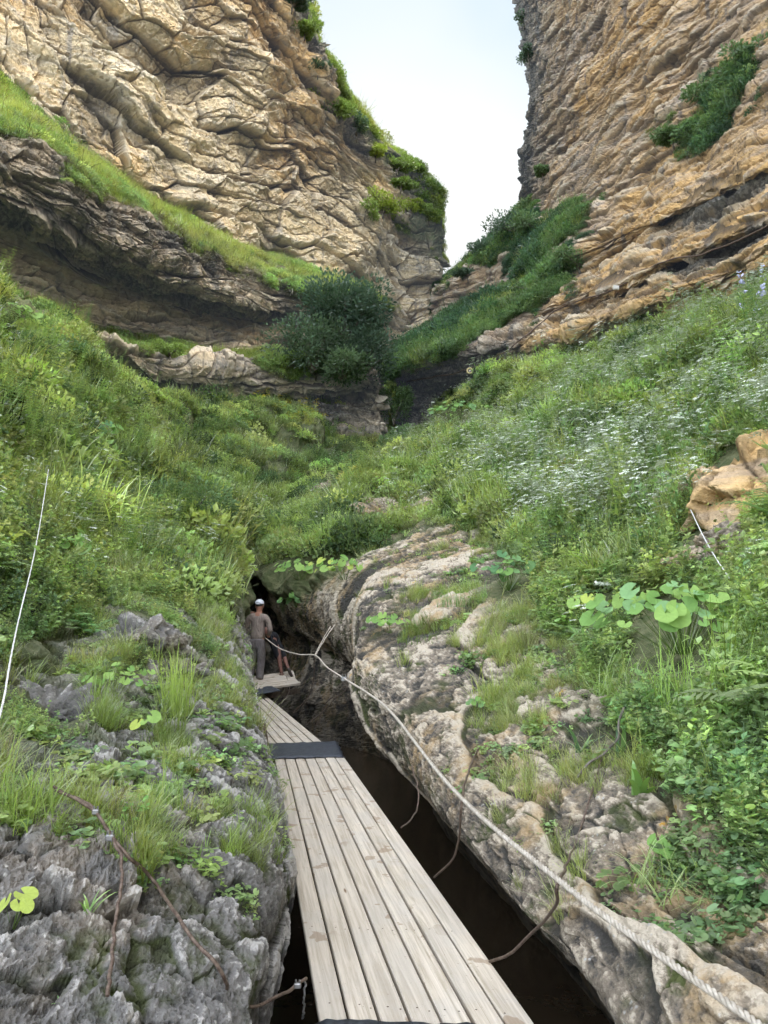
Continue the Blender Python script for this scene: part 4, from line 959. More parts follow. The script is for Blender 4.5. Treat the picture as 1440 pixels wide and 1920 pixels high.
# cliffs
cl = lambda S, px, py, P: S.veg[:-1, :-1]
both('ledge_grass', C_farg, 6500, lambda *a: cl(*a)*np.clip(.6+PN(a[3], .3, 91)*2, .08, 1), .72, lambda p: T(p, GR, .18, 17, .15), seed=17, pw=1.0, tilt=.2, sheets=[(MLS, 1.)])
both('ledge_leaves', C_far, 2600, lambda *a: cl(*a)*np.clip(PN(a[3], .2, 71)*3-.1, .03, 1), .9, lambda p: T(p, HB, .2, 18, .2), seed=18, pw=1.0, sheets=[(MLS, 1.)])
both('hanging_grass', C_droop, 2800, lambda S, px, py, P: S.veg[:-1, :-1]*(1-S.veg[:-1, :-1])*4+S.veg[:-1, :-1]*.1, 1.4, lambda p: T(p, [(.10,.10,.06), (.15,.15,.08), (.22,.20,.11)], .2, 19, .3), seed=19, pw=.8, tilt=.5, sheets=[(MLS, .55), (RCS, .45)])
both('cliff_top_shrubbery', C_far, 1900, lambda *a: cl(*a)*np.clip(PN(a[3], .28, 95)*4+.2, 0, 1), 1.5, lambda p: T(p, [(.16, .24, .09), (.28, .36, .11), (.40, .46, .14)], .2, 20, .15), seed=20, pw=.6, sheets=[(ULS, 1.)])
both('cliff_top_grass', C_farg, 600, lambda *a: cl(*a)*np.clip(PN(a[3], .28, 95)*4+.3, 0, 1), .9, lambda p: T(p, [(.16, .24, .05), (.26, .35, .07), (.34, .40, .09)], .15, 21, .15), seed=21, pw=.6, sheets=[(ULS, 1.)])
both('right_ledge_shrubbery', C_far, 8500, lambda *a: cl(*a)*np.clip(.5+PN(a[3], .3, 81)*3, .05, 1.3), 1.5, lambda p: T(p, [(.06, .12, .085), (.10, .18, .10), (.19, .29, .12)], .2, 22, .15), seed=22, pw=1., sheets=[(RCS, 1.)])
both('right_ledge_grass', C_farg, 1900, lambda *a: cl(*a)*np.clip(.5-PN(a[3], .12, 81)*2, .1, 1), .9, lambda p: T(p, GR, .2, 23, .15), seed=23, pw=1., sheets=[(RCS, 1.)])

# ------------------------------------------------------------------ finding a spot on the banks
def hit(px, py, sheets=None, tol=5):
    best = None
    for S in sheets or (LS, RS):
        x, y, d = proj(S.P); m = (np.abs(x-px) < tol) & (np.abs(y-py) < tol) & (S.P[..., 1] > 1)
        if m.any():
            i = np.argwhere(m); k = np.argmin(d[m]); q = tuple(i[k])
            if best is None or d[q] < best[2]: best = (Vector(S.P[q]), Vector(S.N[q]), d[q])
    if best is None: return hit(px, py, sheets, tol*2) if tol < 60 else (V(px, py, 6), Vector((0, 0, 1)), 6)
    return best

# ------------------------------------------------------------------ broad-leaved plants, every one its own thing
def leaf_mesh(kind, seed):
    r = random.Random(seed); vs = []; fs = []; sh = []
    K, M = 22, 5
    for m_ in range(M+1):
        t = m_/M
        for k in range(K+1):
            an = -math.pi+.28+(2*math.pi-.56)*k/K      # notch at the stalk (towards -y)
            if kind == 'heart': rad = .5*(1+.16*math.cos(an)-.02*math.cos(9*an))*(1-.10*abs(math.sin(an)))
            else: rad = .5*(1+.035*math.cos(13*an)+.05*math.sin(3*an+seed))
            x = math.sin(an)*rad*t; y = math.cos(an)*rad*t
            z = .16*t*t*abs(math.sin(an*.5))-.12*t**2*(.5+.5*math.cos(an))+.014*t*math.sin(an*5+seed)*t+.03*math.sin(y*7+seed)*t+r.uniform(-.008, .008)*t
            vs.append((x, y+.0, z)); sh.append(.46+.10*abs(math.sin(an*4.5))**3*(t > .1)+r.uniform(-.05, .05)+.1*t)
    for m_ in range(M):
        for k in range(K): i = m_*(K+1)+k; fs.append((i, i+1, i+K+2, i+K+1))
    me = bpy.data.meshes.new('leaf'); me.from_pydata(vs, [], fs); me.polygons.foreach_set('use_smooth', [True]*len(fs))
    at = me.attributes.new('shade', 'FLOAT', 'POINT'); at.data.foreach_set('value', sh); me.update(); return me
LM = {'heart': [leaf_mesh('heart', k) for k in range(3)], 'round': [leaf_mesh('round', k+9) for k in range(3)]}
_lm = {}
def leafmat(col):
    if col not in _lm: _lm[col] = mat_leaf('leaf_green', col, .3, False, .03)
    return _lm[col]
def leaf_copy(kind, col):
    key = (kind, col, rr.randrange(3))
    if key not in _lm:
        me = LM[kind][key[2]].copy(); me.materials.append(leafmat(col)); _lm[key] = me
    return _lm[key]
def broad_plant(px, py, n, size, spread, H, cols, label, kind='round', name='broad_leaved_plant', group=None, flowers=0, offs=(0, 0, 0), face=.5, P=None):
    p, nn, d = hit(px, py) if P is None else (P, Vector((0, -.4, .9)), 5)
    root = empty(name, p+Vector(offs)+Vector((0, 0, .35*size))); tag(root, label, 'plant', group)
    out = Vector((0, -1, .0))
    for k in range(n):
        a = rr.uniform(0, 6.28); q = math.sqrt((k+.5)/n)
        c = Vector((math.cos(a)*q*spread, math.sin(a)*q*spread*.7, H*rr.uniform(.45, 1.05)*(1-.35*q)))
        c += Vector((nn.x, nn.y, 0))*.1
        o = bpy.data.objects.new('leaf', leaf_copy(kind, rr.choice(cols))); COL.objects.link(o); o.parent = root; o.location = c
        tip = (Vector((c.x, c.y, 0))*.8+out*face*spread+rv()*spread*.25); tip.z = 0
        nrm = (Vector((0, 0, 1))+out*face*.8+rv()*.34+Vector((c.x, c.y, 0))*.5/max(spread, .05)*.6).normalized()
        y = (tip-nrm*tip.dot(nrm)); y = y.normalized() if y.length > 1e-4 else nrm.orthogonal()
        x = y.cross(nrm).normalized(); M = Matrix((x, y, nrm)).transposed(); o.rotation_euler = M.to_euler(); s_ = size*rr.uniform(.45, 1.15); o.scale = (s_,)*3
    b = LB_()
    for ch in root.children:
        c = ch.location; s0 = Vector((c.x*.15, c.y*.15, -.04)); b.blade(s0, (c-s0), (c-s0).length, .012 if size > .12 else .005, .4, 0., 3)
    me = b.mesh('stalks', [leafmat((.16, .24, .08))]); o = bpy.data.objects.new('stalks', me); COL.objects.link(o); o.parent = root
    if flowers:
        for f in range(flowers):
            b = LB_(); c = Vector((rr.uniform(-1, 1)*spread, rr.uniform(-.5, .5)*spread, H*1.15))
            for _ in range(60):
                v = rv().normalized()*rr.uniform(.3, 1)*.05; v.z = abs(v.z)*.8; b.disc(c+v, rdir(10, 90), .011, .7, 0)
            o = bpy.data.objects.new('flower_head', b.mesh('flower_head', [M_petal])); COL.objects.link(o); o.parent = root
    return root
G1, G2, G3, G4, G5 = (.20, .35, .10), (.28, .43, .12), (.17, .30, .12), (.43, .52, .12), (.23, .39, .17)
broad_plant(1275, 1225, 60, .15, .60, .50, (G1, G2, G5), 'large broad-leaved plant with pale round leaves spilling over the tall grass on the right', 'round')
broad_plant(1130, 1150, 9, .15, .42, .22, (G4, G2), 'row of small yellow-green leaves with white flower heads above the rock slab', 'heart', flowers=4)
broad_plant(955, 1105, 40, .13, .42, .45, (G3, G1, (.12, .25, .11)), 'clump of bluish-green round leaves growing beside the pale upper slab', 'round')
broad_plant(645, 1085, 40, .17, .65, .45, (G1, G2, G4), 'yellow-green leafy plant on the mound left of the upper slab', 'heart')
broad_plant(560, 1085, 34, .17, .55, .45, (G1, G2), 'broad leaves hanging from the mound beside the dark hollow', 'round')
broad_plant(552, 1140, 18, .17, .34, .30, (G1, G3), 'dangling cluster of leaves over the rock overhang right of the man', 'round')
broad_plant(728, 1185, 18, .10, .28, .22, (G1, G2), 'small leafy plant rooted in the step between the two slabs', 'round')
broad_plant(268, 1395, 5, .085, .14, .16, (G4, G2), 'few yellow-green heart leaves on long stalks left of the tall grass tuft', 'heart')
broad_plant(28, 1730, 4, .085, .09, .10, (G4,), 'pair of bright heart-shaped leaves at the left edge of the picture', 'heart')
broad_plant(215, 1300, 24, .07, .26, .2, (G1, G2), 'low leafy plant over the rough rock halfway down the left bank', 'round')
broad_plant(115, 1045, 22, .13, .35, .3, (G1, G2), 'pale leaves beside the upper end of the white rope', 'round')
broad_plant(170, 830, 24, .24, .7, .5, ((.13, .26, .13), G1), 'blue-green broad leaves high on the left slope', 'round')
broad_plant(20, 610, 22, .28, .8, .6, (G2, G1), 'large bright leaves at the left edge below the dark overhang', 'round')
broad_plant(860, 790, 50, .28, 1.5, .8, (G1, G3), 'leafy plant hanging over the small dark cave in the meadow', 'round')
broad_plant(900, 1330, 8, .07, .12, .10, (G1, G3), 'tiny fern-like plant in a crack of the lower slab', 'round')
broad_plant(1245, 1620, 4, .10, .10, .10, (G1,), 'single oval leaf at the lower edge of the green bank', 'round')

def strap_plant(px, py, n, L, w_, label, cols=(G1,), name='strap_leaved_plant', el=(35, 80), bend=.8, cat='plant', group=None):
    p, nn, d = hit(px, py); root = empty(name, p); tag(root, label, cat, group)
    for k in range(n):
        b = LB_(); b.blade(Vector((rr.gauss(0, L*.05), rr.gauss(0, L*.05), -.02)), rdir(*el), L*rr.uniform(.6, 1.1), w_*rr.uniform(.8, 1.2), rr.uniform(.45, .75), bend*rr.uniform(.5, 1.5), 6)
        o = bpy.data.objects.new('leaf', b.mesh('leaf', [leafmat(rr.choice(cols))])); COL.objects.link(o); o.parent = root
    return root
strap_plant(1165, 1410, 11, .28, .040, 'rosette of long strap leaves above a dead twig on the slab', ((.13, .24, .12), G1))
strap_plant(1085, 1405, 12, .26, .034, 'left rosette of long narrow leaves at the top of the slab', ((.13, .24, .12), G1))
strap_plant(1205, 1480, 5, .24, .05, 'single upright oval leaf plant right of the rosettes', (G1,))
strap_plant(165, 1700, 9, .11, .012, 'spiky little plant in the rock cleft at lower left', (G2, G1))
strap_plant(110, 1870, 6, .05, .010, 'small dark plant at the lower left corner rocks', (G1, G3))
def tuft(px, py, n, L, label, cols, w_=.006, el=(62, 89), bend=.35, spread=.10):
    p, nn, d = hit(px, py); b = LB_()
    for _ in range(n):
        a = rr.uniform(0, 6.28); r0 = spread*math.sqrt(rr.random()); b.blade(Vector((math.cos(a)*r0, math.sin(a)*r0, -.03)), rdir(*el), L*rr.uniform(.45, 1.1), w_*rr.uniform(.7, 1.3), rr.uniform(.35, .85), bend*rr.uniform(.3, 1.6), 5)
    o = bpy.data.objects.new('grass_tuft', b.mesh('grass_tuft', [leafmat(cols)])); COL.objects.link(o); o.location = p; tag(o, label, 'grass tuft'); return o
tuft(335, 1330, 170, .50, 'tall upright yellow-green grass tuft in the middle of the left bank', (0.38, 0.50, 0.13))
tuft(300, 1500, 60, .24, 'grass tuft between pitted rocks below the tall tuft', (0.28, 0.41, 0.12))
tuft(60, 1500, 60, .16, 'dense grass tuft at the left edge above the bare rocks', (0.31, 0.44, 0.12))
tuft(365, 1590, 30, .12, 'short grass tuft beside the yellow lichen on the left rock', (0.25, 0.37, 0.12))
tuft(225, 1560, 40, .14, 'low grass tuft where the rusty cables meet on the left bank', (.14, .20, .06), bend=.8)
tuft(850, 1130, 120, .30, 'dark green grass tuft on the upper slab left of the round leaves', (0.20, 0.32, 0.12), bend=.7, spread=.22)
tuft(990, 1210, 80, .34, 'thin dry grass tuft standing on the lower slab', (.24, .25, .11))
tuft(790, 1200, 60, .20, 'low grass tuft near the step between slabs', (.15, .23, .06), bend=.9, spread=.2)
tuft(1180, 1290, 160, .50, 'long arching grass hanging over the right side of the slab', (0.33, 0.46, 0.15), bend=1.2, el=(30, 80), spread=.3)
tuft(1330, 1330, 180, .55, 'tall bright grass under the large round leaves', (0.33, 0.49, 0.12), spread=.35)
tuft(1290, 1660, 120, .34, 'grass tuft drooping onto the pale rocks at lower right', (0.34, 0.44, 0.15), bend=1.3, el=(25, 80), spread=.25)
tuft(1200, 1010, 100, .40, 'grass tuft beside the white rock patches under the boulder', (.16, .24, .06), spread=.3)
tuft(1410, 1240, 110, .5, 'sunlit grass tuft at the right edge beside the round leaves', (.2, .28, .06), spread=.25)

# tall single weed in front of the right cliff
def weed(px, py, H, label, name='tall_weed'):
    p, nn, d = hit(px, py); root = empty(name, p); tag(root, label, 'plant'); dd = Vector((.03, 0, 1)).normalized()
    v, f = tube_data([tuple(dd*H*t) for t in np.linspace(0, 1, 8)], np.linspace(.012, .004, 8), 6); add_mesh('stem', v, f, leafmat((.12, .2, .08)), root, True)
    t = .12; k = 0
    while t < 1:
        for s_ in range(3):
            b = LB_(); a = k*1.1+s_*2.1; b.leaf(Vector((0, 0, 0)), Vector((math.cos(a), math.sin(a), .45)), Vector((0, 0, 1)), .24*(1.15-t*.8), .075*(1.1-t*.7), .5, .2, curl=.6)
            o = bpy.data.objects.new('leaf', b.mesh('leaf', [leafmat(G1)])); COL.objects.link(o); o.parent = root; o.location = dd*H*t
        t += .055; k += 1
    return root
weed(1268, 745, 1.9, 'tall leafy weed standing above the white flowers before the right cliff')
weed(1395, 690, 1.6, 'tall flowering weed near the right edge below the cliff')

# ------------------------------------------------------------------ shrubs and small trees
M_bark = mat_simple('grey_bark', (.09, .075, .06), (.2, .18, .15), 6, .9, .01)
def shrub(P, rx, rz, label, cols, name='shrub', n=2600, leaf=.16, trunk=.5, seed=0, group=None, ry=None, cat='shrub', lean=0., dens=9, cs=1.):
    """trunk with limbs, crown of many small leaves gathered in uneven clumps"""
    r = random.Random(seed); root = empty(name, P); tag(root, label, cat, group); ry = ry or rx*.8
    cl_ = []
    for _ in range(dens):
        v = Vector((r.gauss(0, 1), r.gauss(0, 1), r.gauss(0, .8))).normalized()*r.uniform(.25, .9)
        cl_.append((Vector((v.x*rx+lean*rx*(v.z), v.y*ry, trunk+rz*(1+v.z)*.55)), r.uniform(.22, .5)*cs))
    parts = []
    for c, s_ in cl_:
        m_ = Vector((c.x*.25, c.y*.25, trunk+(c.z-trunk)*.3)); parts.append(tube_data(path_pts([(0, 0, -.3), (c.x*.06, c.y*.06, trunk*.7), m_, c], 9), np.linspace(.03+rx*.018, .010, 9), 5))
    v, f = join_data(parts); add_mesh('trunk', v, f, M_bark, root, True)
    b = LB_(); k = 0
    for i in range(n):
        c, s_ = cl_[r.randrange(len(cl_))]; v = Vector((r.gauss(0, 1), r.gauss(0, 1), r.gauss(0, 1)))
        q = v.normalized()*(r.random()**.45)*s_; pp = c+Vector((q.x*rx, q.y*ry, q.z*rz*.75))
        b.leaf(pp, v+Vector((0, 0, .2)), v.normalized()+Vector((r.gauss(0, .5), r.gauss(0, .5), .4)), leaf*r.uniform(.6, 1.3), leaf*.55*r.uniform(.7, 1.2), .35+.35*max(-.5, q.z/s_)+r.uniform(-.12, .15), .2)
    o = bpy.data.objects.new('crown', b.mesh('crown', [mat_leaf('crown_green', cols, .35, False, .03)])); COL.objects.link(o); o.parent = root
    return root
def on(px, py, sheets): return hit(px, py, sheets, 8)[0]
CG1, CG2, CG3, CG4 = (.28, .40, .12), (.44, .55, .12), (.18, .28, .13), (.12, .19, .13)
sp = [  # px, py of foot, half width m, height m, colour, label
 (555, 25, 1.5, 2.2, CG4, 'dark shrub on the rim at the top of the left cliff'),
 (578, 75, 1.2, 1.8, CG1, 'small shrub hanging from the left rim under the topmost shrub'),
 (598, 150, 1.1, 1.6, CG4, 'small dark shrub on the nick in the left skyline'),
 (615, 200, 1.6, 2.0, CG2, 'bright shrub beside the nick in the left skyline'),
 (640, 225, 1.5, 2.2, CG1, 'green shrub halfway down the left skyline'),
 (676, 268, 1.9, 2.6, CG4, 'dark rounded bush standing out on the left skyline'),
 (712, 300, 1.7, 1.9, CG2, 'sunlit yellow-green shrub right of the dark rounded bush'),
 (752, 330, 1.9, 1.9, CG1, 'green shrub where the left skyline steps down'),
 (780, 335, 1.2, 1.5, CG1, 'outermost shrub of the upper step on the left skyline'),
 (725, 400, 2.3, 2.4, CG2, 'large bright shrub on the green shoulder of the left cliff'),
 (775, 405, 2.2, 2.2, CG2, 'sunlit bush in the middle of the green shoulder'),
 (812, 420, 1.6, 2.0, CG1, 'bush at the right end of the green shoulder'),
 (690, 415, 1.5, 1.4, CG1, 'low bush at the left end of the green shoulder'),
 (755, 350, 1.4, 1.3, CG1, 'low shrub between the skyline step and green shoulder'),
]
for k, (px, py, rx, h, c, lb) in enumerate(sp): shrub(on(px, py, [ULS]), rx, h*.55, lb, c, n=1900, leaf=.26, trunk=.25, seed=k+1, group='shrubs along the left skyline')
sp = [
 (900, 478, 1.2, 2.6, CG4, 'slim dark young tree on the low ridge in the notch'),
 (925, 462, 1.6, 1.5, CG4, 'dark bush beside the slim young tree in the notch'),
 (965, 435, 2.2, 2.6, CG4, 'large blue-green bush at the foot of the right skyline'),
 (1005, 430, 2.0, 2.0, CG3, 'blue-green bush right of the largest ridge bush'),
 (870, 520, 1.2, 1.0, CG4, 'low dark bush capping the streaked buttress'),
 (985, 110, 1.1, 2.2, CG4, 'shrub clinging to the edge high on the right cliff'),
 (975, 55, 1.3, 2.4, CG4, 'topmost shrub on the edge of the right cliff'),
 (1010, 330, .9, 1.2, CG3, 'tiny shrub on the right cliff above the ridge bushes'),
 (1080, 500, 2.0, 1.3, CG3, 'dense low bush on the grassy tongue of the right cliff'),
 (1000, 545, 1.8, 1.2, CG3, 'bush on the slope left of the bare ochre rock'),
 (1320, 190, 1.4, 1.7, CG3, 'dark bush on the ledge high on the right cliff'),
 (1385, 130, 1.5, 2.0, CG3, 'uppermost bush on the high right ledge'),
 (1255, 270, 1.2, 1.0, CG3, 'lowest bush of the high right ledge'),
]
for k, (px, py, rx, h, c, lb) in enumerate(sp): shrub(on(px, py, [RCS]), rx, h*.55, lb, c, n=1500, leaf=.2, trunk=.2, seed=k+31, group='bushes on the right cliff')
shrub(V(648, 640, 43.5), 2.5, 3.9, 'big dark rounded tree on the ledge at the foot of the left cliff', (.10, .165, .11), 'broadleaf_tree', 9500, .24, -.3, 61, cat='tree', dens=30, cs=1.35)
shrub(V(585, 690, 42.5), 2.1, 2.6, 'grey-green sprawling bush under the big dark tree', (.13, .20, .12), n=5000, leaf=.20, trunk=-.2, seed=62, dens=20, cs=1.4)
shrub(V(690, 690, 43.2), 1.5, 2.9, 'dark bush right of and below the big dark tree', (.11, .175, .12), n=5000, leaf=.20, trunk=-.2, seed=71, dens=20, cs=1.4)
shrub(V(640, 705, 42.6), 1.7, 1.5, 'leafy undergrowth in front of the big dark tree', (.15, .23, .12), n=3600, leaf=.20, trunk=-.2, seed=72, dens=16, cs=1.4)
shrub(on(540, 690, [MLS]), 1.8, .8, 'leafy bush on the middle of the lower ledge', CG1, n=2200, leaf=.17, trunk=.1, seed=63)
shrub(on(600, 700, [MLS]), 1.6, .8, 'dark green bush at the right end of the lower ledge', CG3, n=2000, leaf=.15, trunk=.1, seed=64)
shrub(on(325, 665, [MLS]), .9, .7, 'small leafy bush on the left part of the lower ledge', CG1, n=900, leaf=.15, trunk=.1, seed=65)
shrub(V(738, 790, 47), 1.5, 2.8, 'dark bush filling the ravine between the two ledges', CG3, n=2600, leaf=.15, trunk=.1, seed=66)
shrub(V(745, 862, 41), 1.5, 1.8, 'low dark bush at the bottom of the ravine', CG3, n=2600, leaf=.15, trunk=.1, seed=67)
shrub(on(355, 985, [LS]), 1.1, 1.0, 'dark green bush on the left bank above the gorge bend', CG3, n=2600, leaf=.10, trunk=.1, seed=68)
shrub(on(420, 1010, [LS]), .9, .6, 'low bush overhanging the dark hollow at the gorge bend', CG1, n=2000, leaf=.09, trunk=.1, seed=69)
shrub(on(210, 1010, [LS]), .6, .5, 'small bright leafy bush on the left slope', CG2, n=1300, leaf=.08, trunk=.1, seed=70)

# ------------------------------------------------------------------ loose boulders and outcrops
def boulder(P, rx, ry, rz, mat, label, seed, name='boulder', warm=.5, cat='boulder', group=None):
    bm = bmesh.new(); bmesh.ops.create_icosphere(bm, subdivisions=6, radius=1.); me = bpy.data.meshes.new(name); bm.to_mesh(me); bm.free()
    v = np.empty(len(me.vertices)*3, np.float32); me.vertices.foreach_get('co', v); v = v.reshape(-1, 3); n0 = v.copy()
    v = v*np.array([rx, ry, rz]); Pn = (v+seed*7.7)[None]
    f1, f2, c, t = voro3(Pn, 1.1/max(rx, .2), seed=seed); g1, g2, c2, t2 = voro3(Pn, 3.6/max(rx, .2), seed=seed+2)
    d = ((c-.5)*.20+t*.42-sstep(.05, 0, f2-f1)*.05+(c2-.5)*.05+t2*.22-sstep(.05, 0, g2-g1)*.03)*rx+(fbm(Pn, 3.5/max(rx, .2), 5, .6, off=seed, ridged=True)-.6)*.10*rx
    v = v+n0*d[0][:, None]; me.vertices.foreach_set('co', v.reshape(-1).astype(np.float32))
    for nm, a in (('crack', np.clip(sstep(.08, 0, f2-f1)[0]+sstep(.08, 0, g2-g1)[0]*.6, 0, 1)), ('cav', d[0]*.9/rx+.12), ('cavb', d[0]*.4/rx+.2), ('veg', d[0]*0), ('wet', d[0]*0), ('och', d[0]*0+warm), ('dark', d[0]*0), ('cell', c[0])):
        at = me.attributes.new(nm, 'FLOAT', 'POINT'); at.data.foreach_set('value', a.astype(np.float32))
    me.polygons.foreach_set('use_smooth', [True]*len(me.polygons)); me.materials.append(mat)
    o = bpy.data.objects.new(name, me); COL.objects.link(o); o.location = P; o.rotation_euler = (0, 0, seed); tag(o, label, cat, group); return o
p, _, _ = hit(1400, 940); boulder(p+Vector((.58, .55, -.02)), 1.1, .9, .74, M_RC, 'ochre fractured boulder in the grass at the right edge', 4, warm=.4)
p, _, _ = hit(1330, 930); boulder(p+Vector((0, .2, .0)), .35, .4, .35, M_RC, 'brown rock just left of the ochre boulder', 5, warm=.35)
for px, py, r_, lb, sd_ in ((1320, 1045, .45, 'flat white rock under the right guide rope', 7), (1250, 955, .38, 'white rock peeping from the grass left of the ochre boulder', 9),
        (700, 965, .9, 'pale flat rock in the grass behind the upper slab', 11), (800, 950, .6, 'small pale rock right of the pale flat rock', 13), (625, 915, .9, 'grey rock poking from the far side of the mound', 15), (1370, 1010, .4, 'pale rock below the ochre boulder', 17)):
    p, _, _ = hit(px, py); boulder(p+Vector((0, .1, -.03)), r_, r_*.8, r_*.34, M_right, lb, sd_)
for px, py, r_, lb, sd_ in ((250, 1185, .30, 'pitted grey rock on the left bank between grass and fern', 21), (110, 1330, .34, 'rough pale rock in the middle of the left bank', 23), (300, 1240, .3, 'half-buried rock left of the gorge edge', 29)):
    p, _, _ = hit(px, py); boulder(p+Vector((0, .08, -.06)), r_*1.15, r_, r_*.42, M_left, lb, sd_)

# ------------------------------------------------------------------ ropes and cables
hr = [V(1470, 1965, 1.5), V(1420, 1920, 1.65), V(1250, 1800, 1.95), V(1060, 1660, 2.45), V(850, 1480, 3.6), V(735, 1337, 5.6), V(690, 1300, 6.9), V(645, 1272, 8.3), V(612, 1250, 9.8), V(591, 1229, 11.), V(560, 1227, 12.4), V(525, 1216, 14.0), V(497, 1196, 15.75)]
C = path_pts(hr, 2600)
o = rope_obj('hand_rope', C, .0095, M_rope, .062, 5); tag(o, 'long twisted pale hand rope running along the right rock to the man', 'rope')
def cable(pts, r, mat, label, name='steel_cable', cat='cable', n=60, group=None, wob=.004):
    C = path_pts(pts, n); C = C+np.stack([perlin(np.arange(n)*.21+k*9, np.zeros(n)+len(label), np.zeros(n)+.5) for k in range(3)], 1)*wob*2
    o = tube_obj(name, C, r, mat); tag(o, label, cat, group); return o
def S_(px, py, up=.02, sheets=None):
    p, n_, d = hit(px, py, sheets); return p+n_*up
cable([S_(1130, 1422), S_(1105, 1500), S_(1075, 1600, .03, [RS]), V(1050, 1655, 2.52), V(1046, 1690, 2.75), V(1015, 1732, 3.1), V(960, 1785, 3.35), V(918, 1802, 3.5)], .006, M_cable, 'rusty cable from the dead twig over the rope down to the near planks')
cable([S_(928, 1350), S_(895, 1410), V(866, 1490, 3.7), V(862, 1560, 4.1), V(850, 1610, 4.5), V(815, 1645, 4.8)], .006, M_cable, 'rusty cable looping from the slab past the rope to the middle of the near planks')
cable([V(772, 1435, 6.6), V(785, 1490, 6.3), V(775, 1530, 6.2), V(752, 1552, 6.2)], .006, M_cable, 'short rusty loop hanging in the shade under the slab')
cable([V(627, 1172, 12.), V(608, 1200, 11.5), V(592, 1228, 11.0)], .007, M_rope, 'thin pale line tying the hand rope to the overhang', 'tie_line', 'rope')
cable([V(620, 1174, 12.), V(603, 1203, 11.5), V(590, 1228, 11.0)], .006, M_rope, 'second thin line beside it from overhang to hand rope', 'tie_line', 'rope')
cable([V(589, 1232, 11.0), V(588, 1275, 11.2), V(575, 1310, 11.5), V(549, 1336, 11.7)], .006, M_cable, 'thin cable curving down from the rope knot to the middle planks')
cable([V(652, 1288, 8.2), V(638, 1303, 8.6), V(615, 1314, 9.1), V(592, 1364, 9.9)], .006, M_cable, 'forked thin cable from the slab corner to the middle planks')
cable([V(632, 1306, 8.7), V(605, 1335, 9.4), V(575, 1357, 10.2)], .005, M_cable, 'second branch of the forked thin cable')
cable([V(537, 1268, 16.2), V(543, 1290, 15.5), V(538, 1305, 15.0), V(527, 1320, 14.2)], .007, M_cable, 'looped dark cable below the far tilted planks')
cable([V(532, 1270, 16.2), V(534, 1290, 15.6), V(529, 1300, 15.2)], .007, M_cable, 'short dark cable beside the looped one below the far planks')
cable([S_(110, 1508, .08), S_(160, 1565, .09), S_(215, 1635, .08), S_(270, 1690, .08), S_(335, 1775, .08), S_(400, 1860, .07), V(428, 1880, 2.9), V(470, 1886, 3.0), V(525, 1868, 3.1), V(572, 1836, 3.25)], .0065, M_cable, 'long rusty cable from the left bank down to the clamp at the near planks', n=120)
cable([S_(112, 1515, .08), S_(150, 1548, .09), S_(190, 1592, .08), S_(215, 1660, .08), S_(205, 1760, .08), S_(188, 1860, .08), S_(182, 1915, .08)], .006, M_cable, 'rusty cable that drops straight down the left rock', n=100)
cable([V(572, 1838, 3.25), V(570, 1880, 3.25), V(568, 1910, 3.3)], .004, M_steel, 'thin steel wire hanging beside the near planks', 'steel_wire', 'wire')
def clamp(P, label, s=.02):
    root = empty('cable_clamp', P); tag(root, label, 'clamp', 'steel clamps on the cables')
    bm_obj('clamp_body', hexa([(-s, -s*.6, -s*.7), (s, -s*.6, -s*.7), (s, s*.6, -s*.7), (-s, s*.6, -s*.7), (-s, -s*.6, s*.7), (s, -s*.6, s*.7), (s, s*.6, s*.7), (-s, s*.6, s*.7)], .004), M_steel, root)
    for x in (-.5, .5):
        v, f = tube_data([(x*s, 0, s*.6), (x*s, 0, s*1.5)], s*.28, 6); add_mesh('bolt', v, f, M_steel, root)
clamp(V(558, 1848, 3.18), 'steel clamp at the lower end of the long rusty cable', .014)
clamp(S_(192, 1606, .085), 'bright steel clamp where the two rusty cables meet', .016); clamp(S_(160, 1565, .095), 'rusted clamp above the bright one', .014)
clamp(V(645, 1273, 8.25), 'small fastening on the hand rope at the slab corner', .03)
# guide ropes lying on the slopes
def laid(pts, r, lb, up=.03):
    C = path_pts([S_(x, y, up) for x, y in pts], 260)
    k = np.ones(25)/25; C = np.stack([np.convolve(np.pad(C[:, i], 12, mode='edge'), k, mode='valid') for i in range(3)], 1)
    o = rope_obj('guide_rope', C, r, M_ropew, .08, 5); tag(o, lb, 'rope', 'guide ropes on the slopes'); return o
def span(a, b, r, lb, sag=.1):
    t = np.linspace(0, 1, 240)[:, None]; C = np.array(a)[None]*(1-t)+np.array(b)[None]*t; C[:, 2] -= (4*t*(1-t))[:, 0]*sag
    o = rope_obj('guide_rope', C, r, M_ropew, .08, 5); tag(o, lb, 'rope', 'guide ropes on the slopes'); return o
def slung(pts, r, lb, lift):
    Q = [hit(x, y)[0]+Vector((0, -.10, l_)) for (x, y), l_ in zip(pts, lift)]
    C = path_pts(Q, 300); k = np.ones(41)/41; C = np.stack([np.convolve(np.pad(C[:, i], 20, mode='reflect', reflect_type='odd'), k, mode='valid') for i in range(3)], 1)
    o = rope_obj('guide_rope', C, r, M_ropew, .08, 5); tag(o, lb, 'rope', 'guide ropes on the slopes'); return o
slung([(96, 960), (74, 1110), (48, 1250), (28, 1370), (12, 1480), (2, 1520)], .006, 'white guide rope running up the left slope', (.65, .45, .36, .30, .26, .22))
slung([(1283, 990), (1310, 1050), (1335, 1110), (1356, 1160)], .006, 'white guide rope on the right slope below the boulder', (.26, .26, .28, .30))
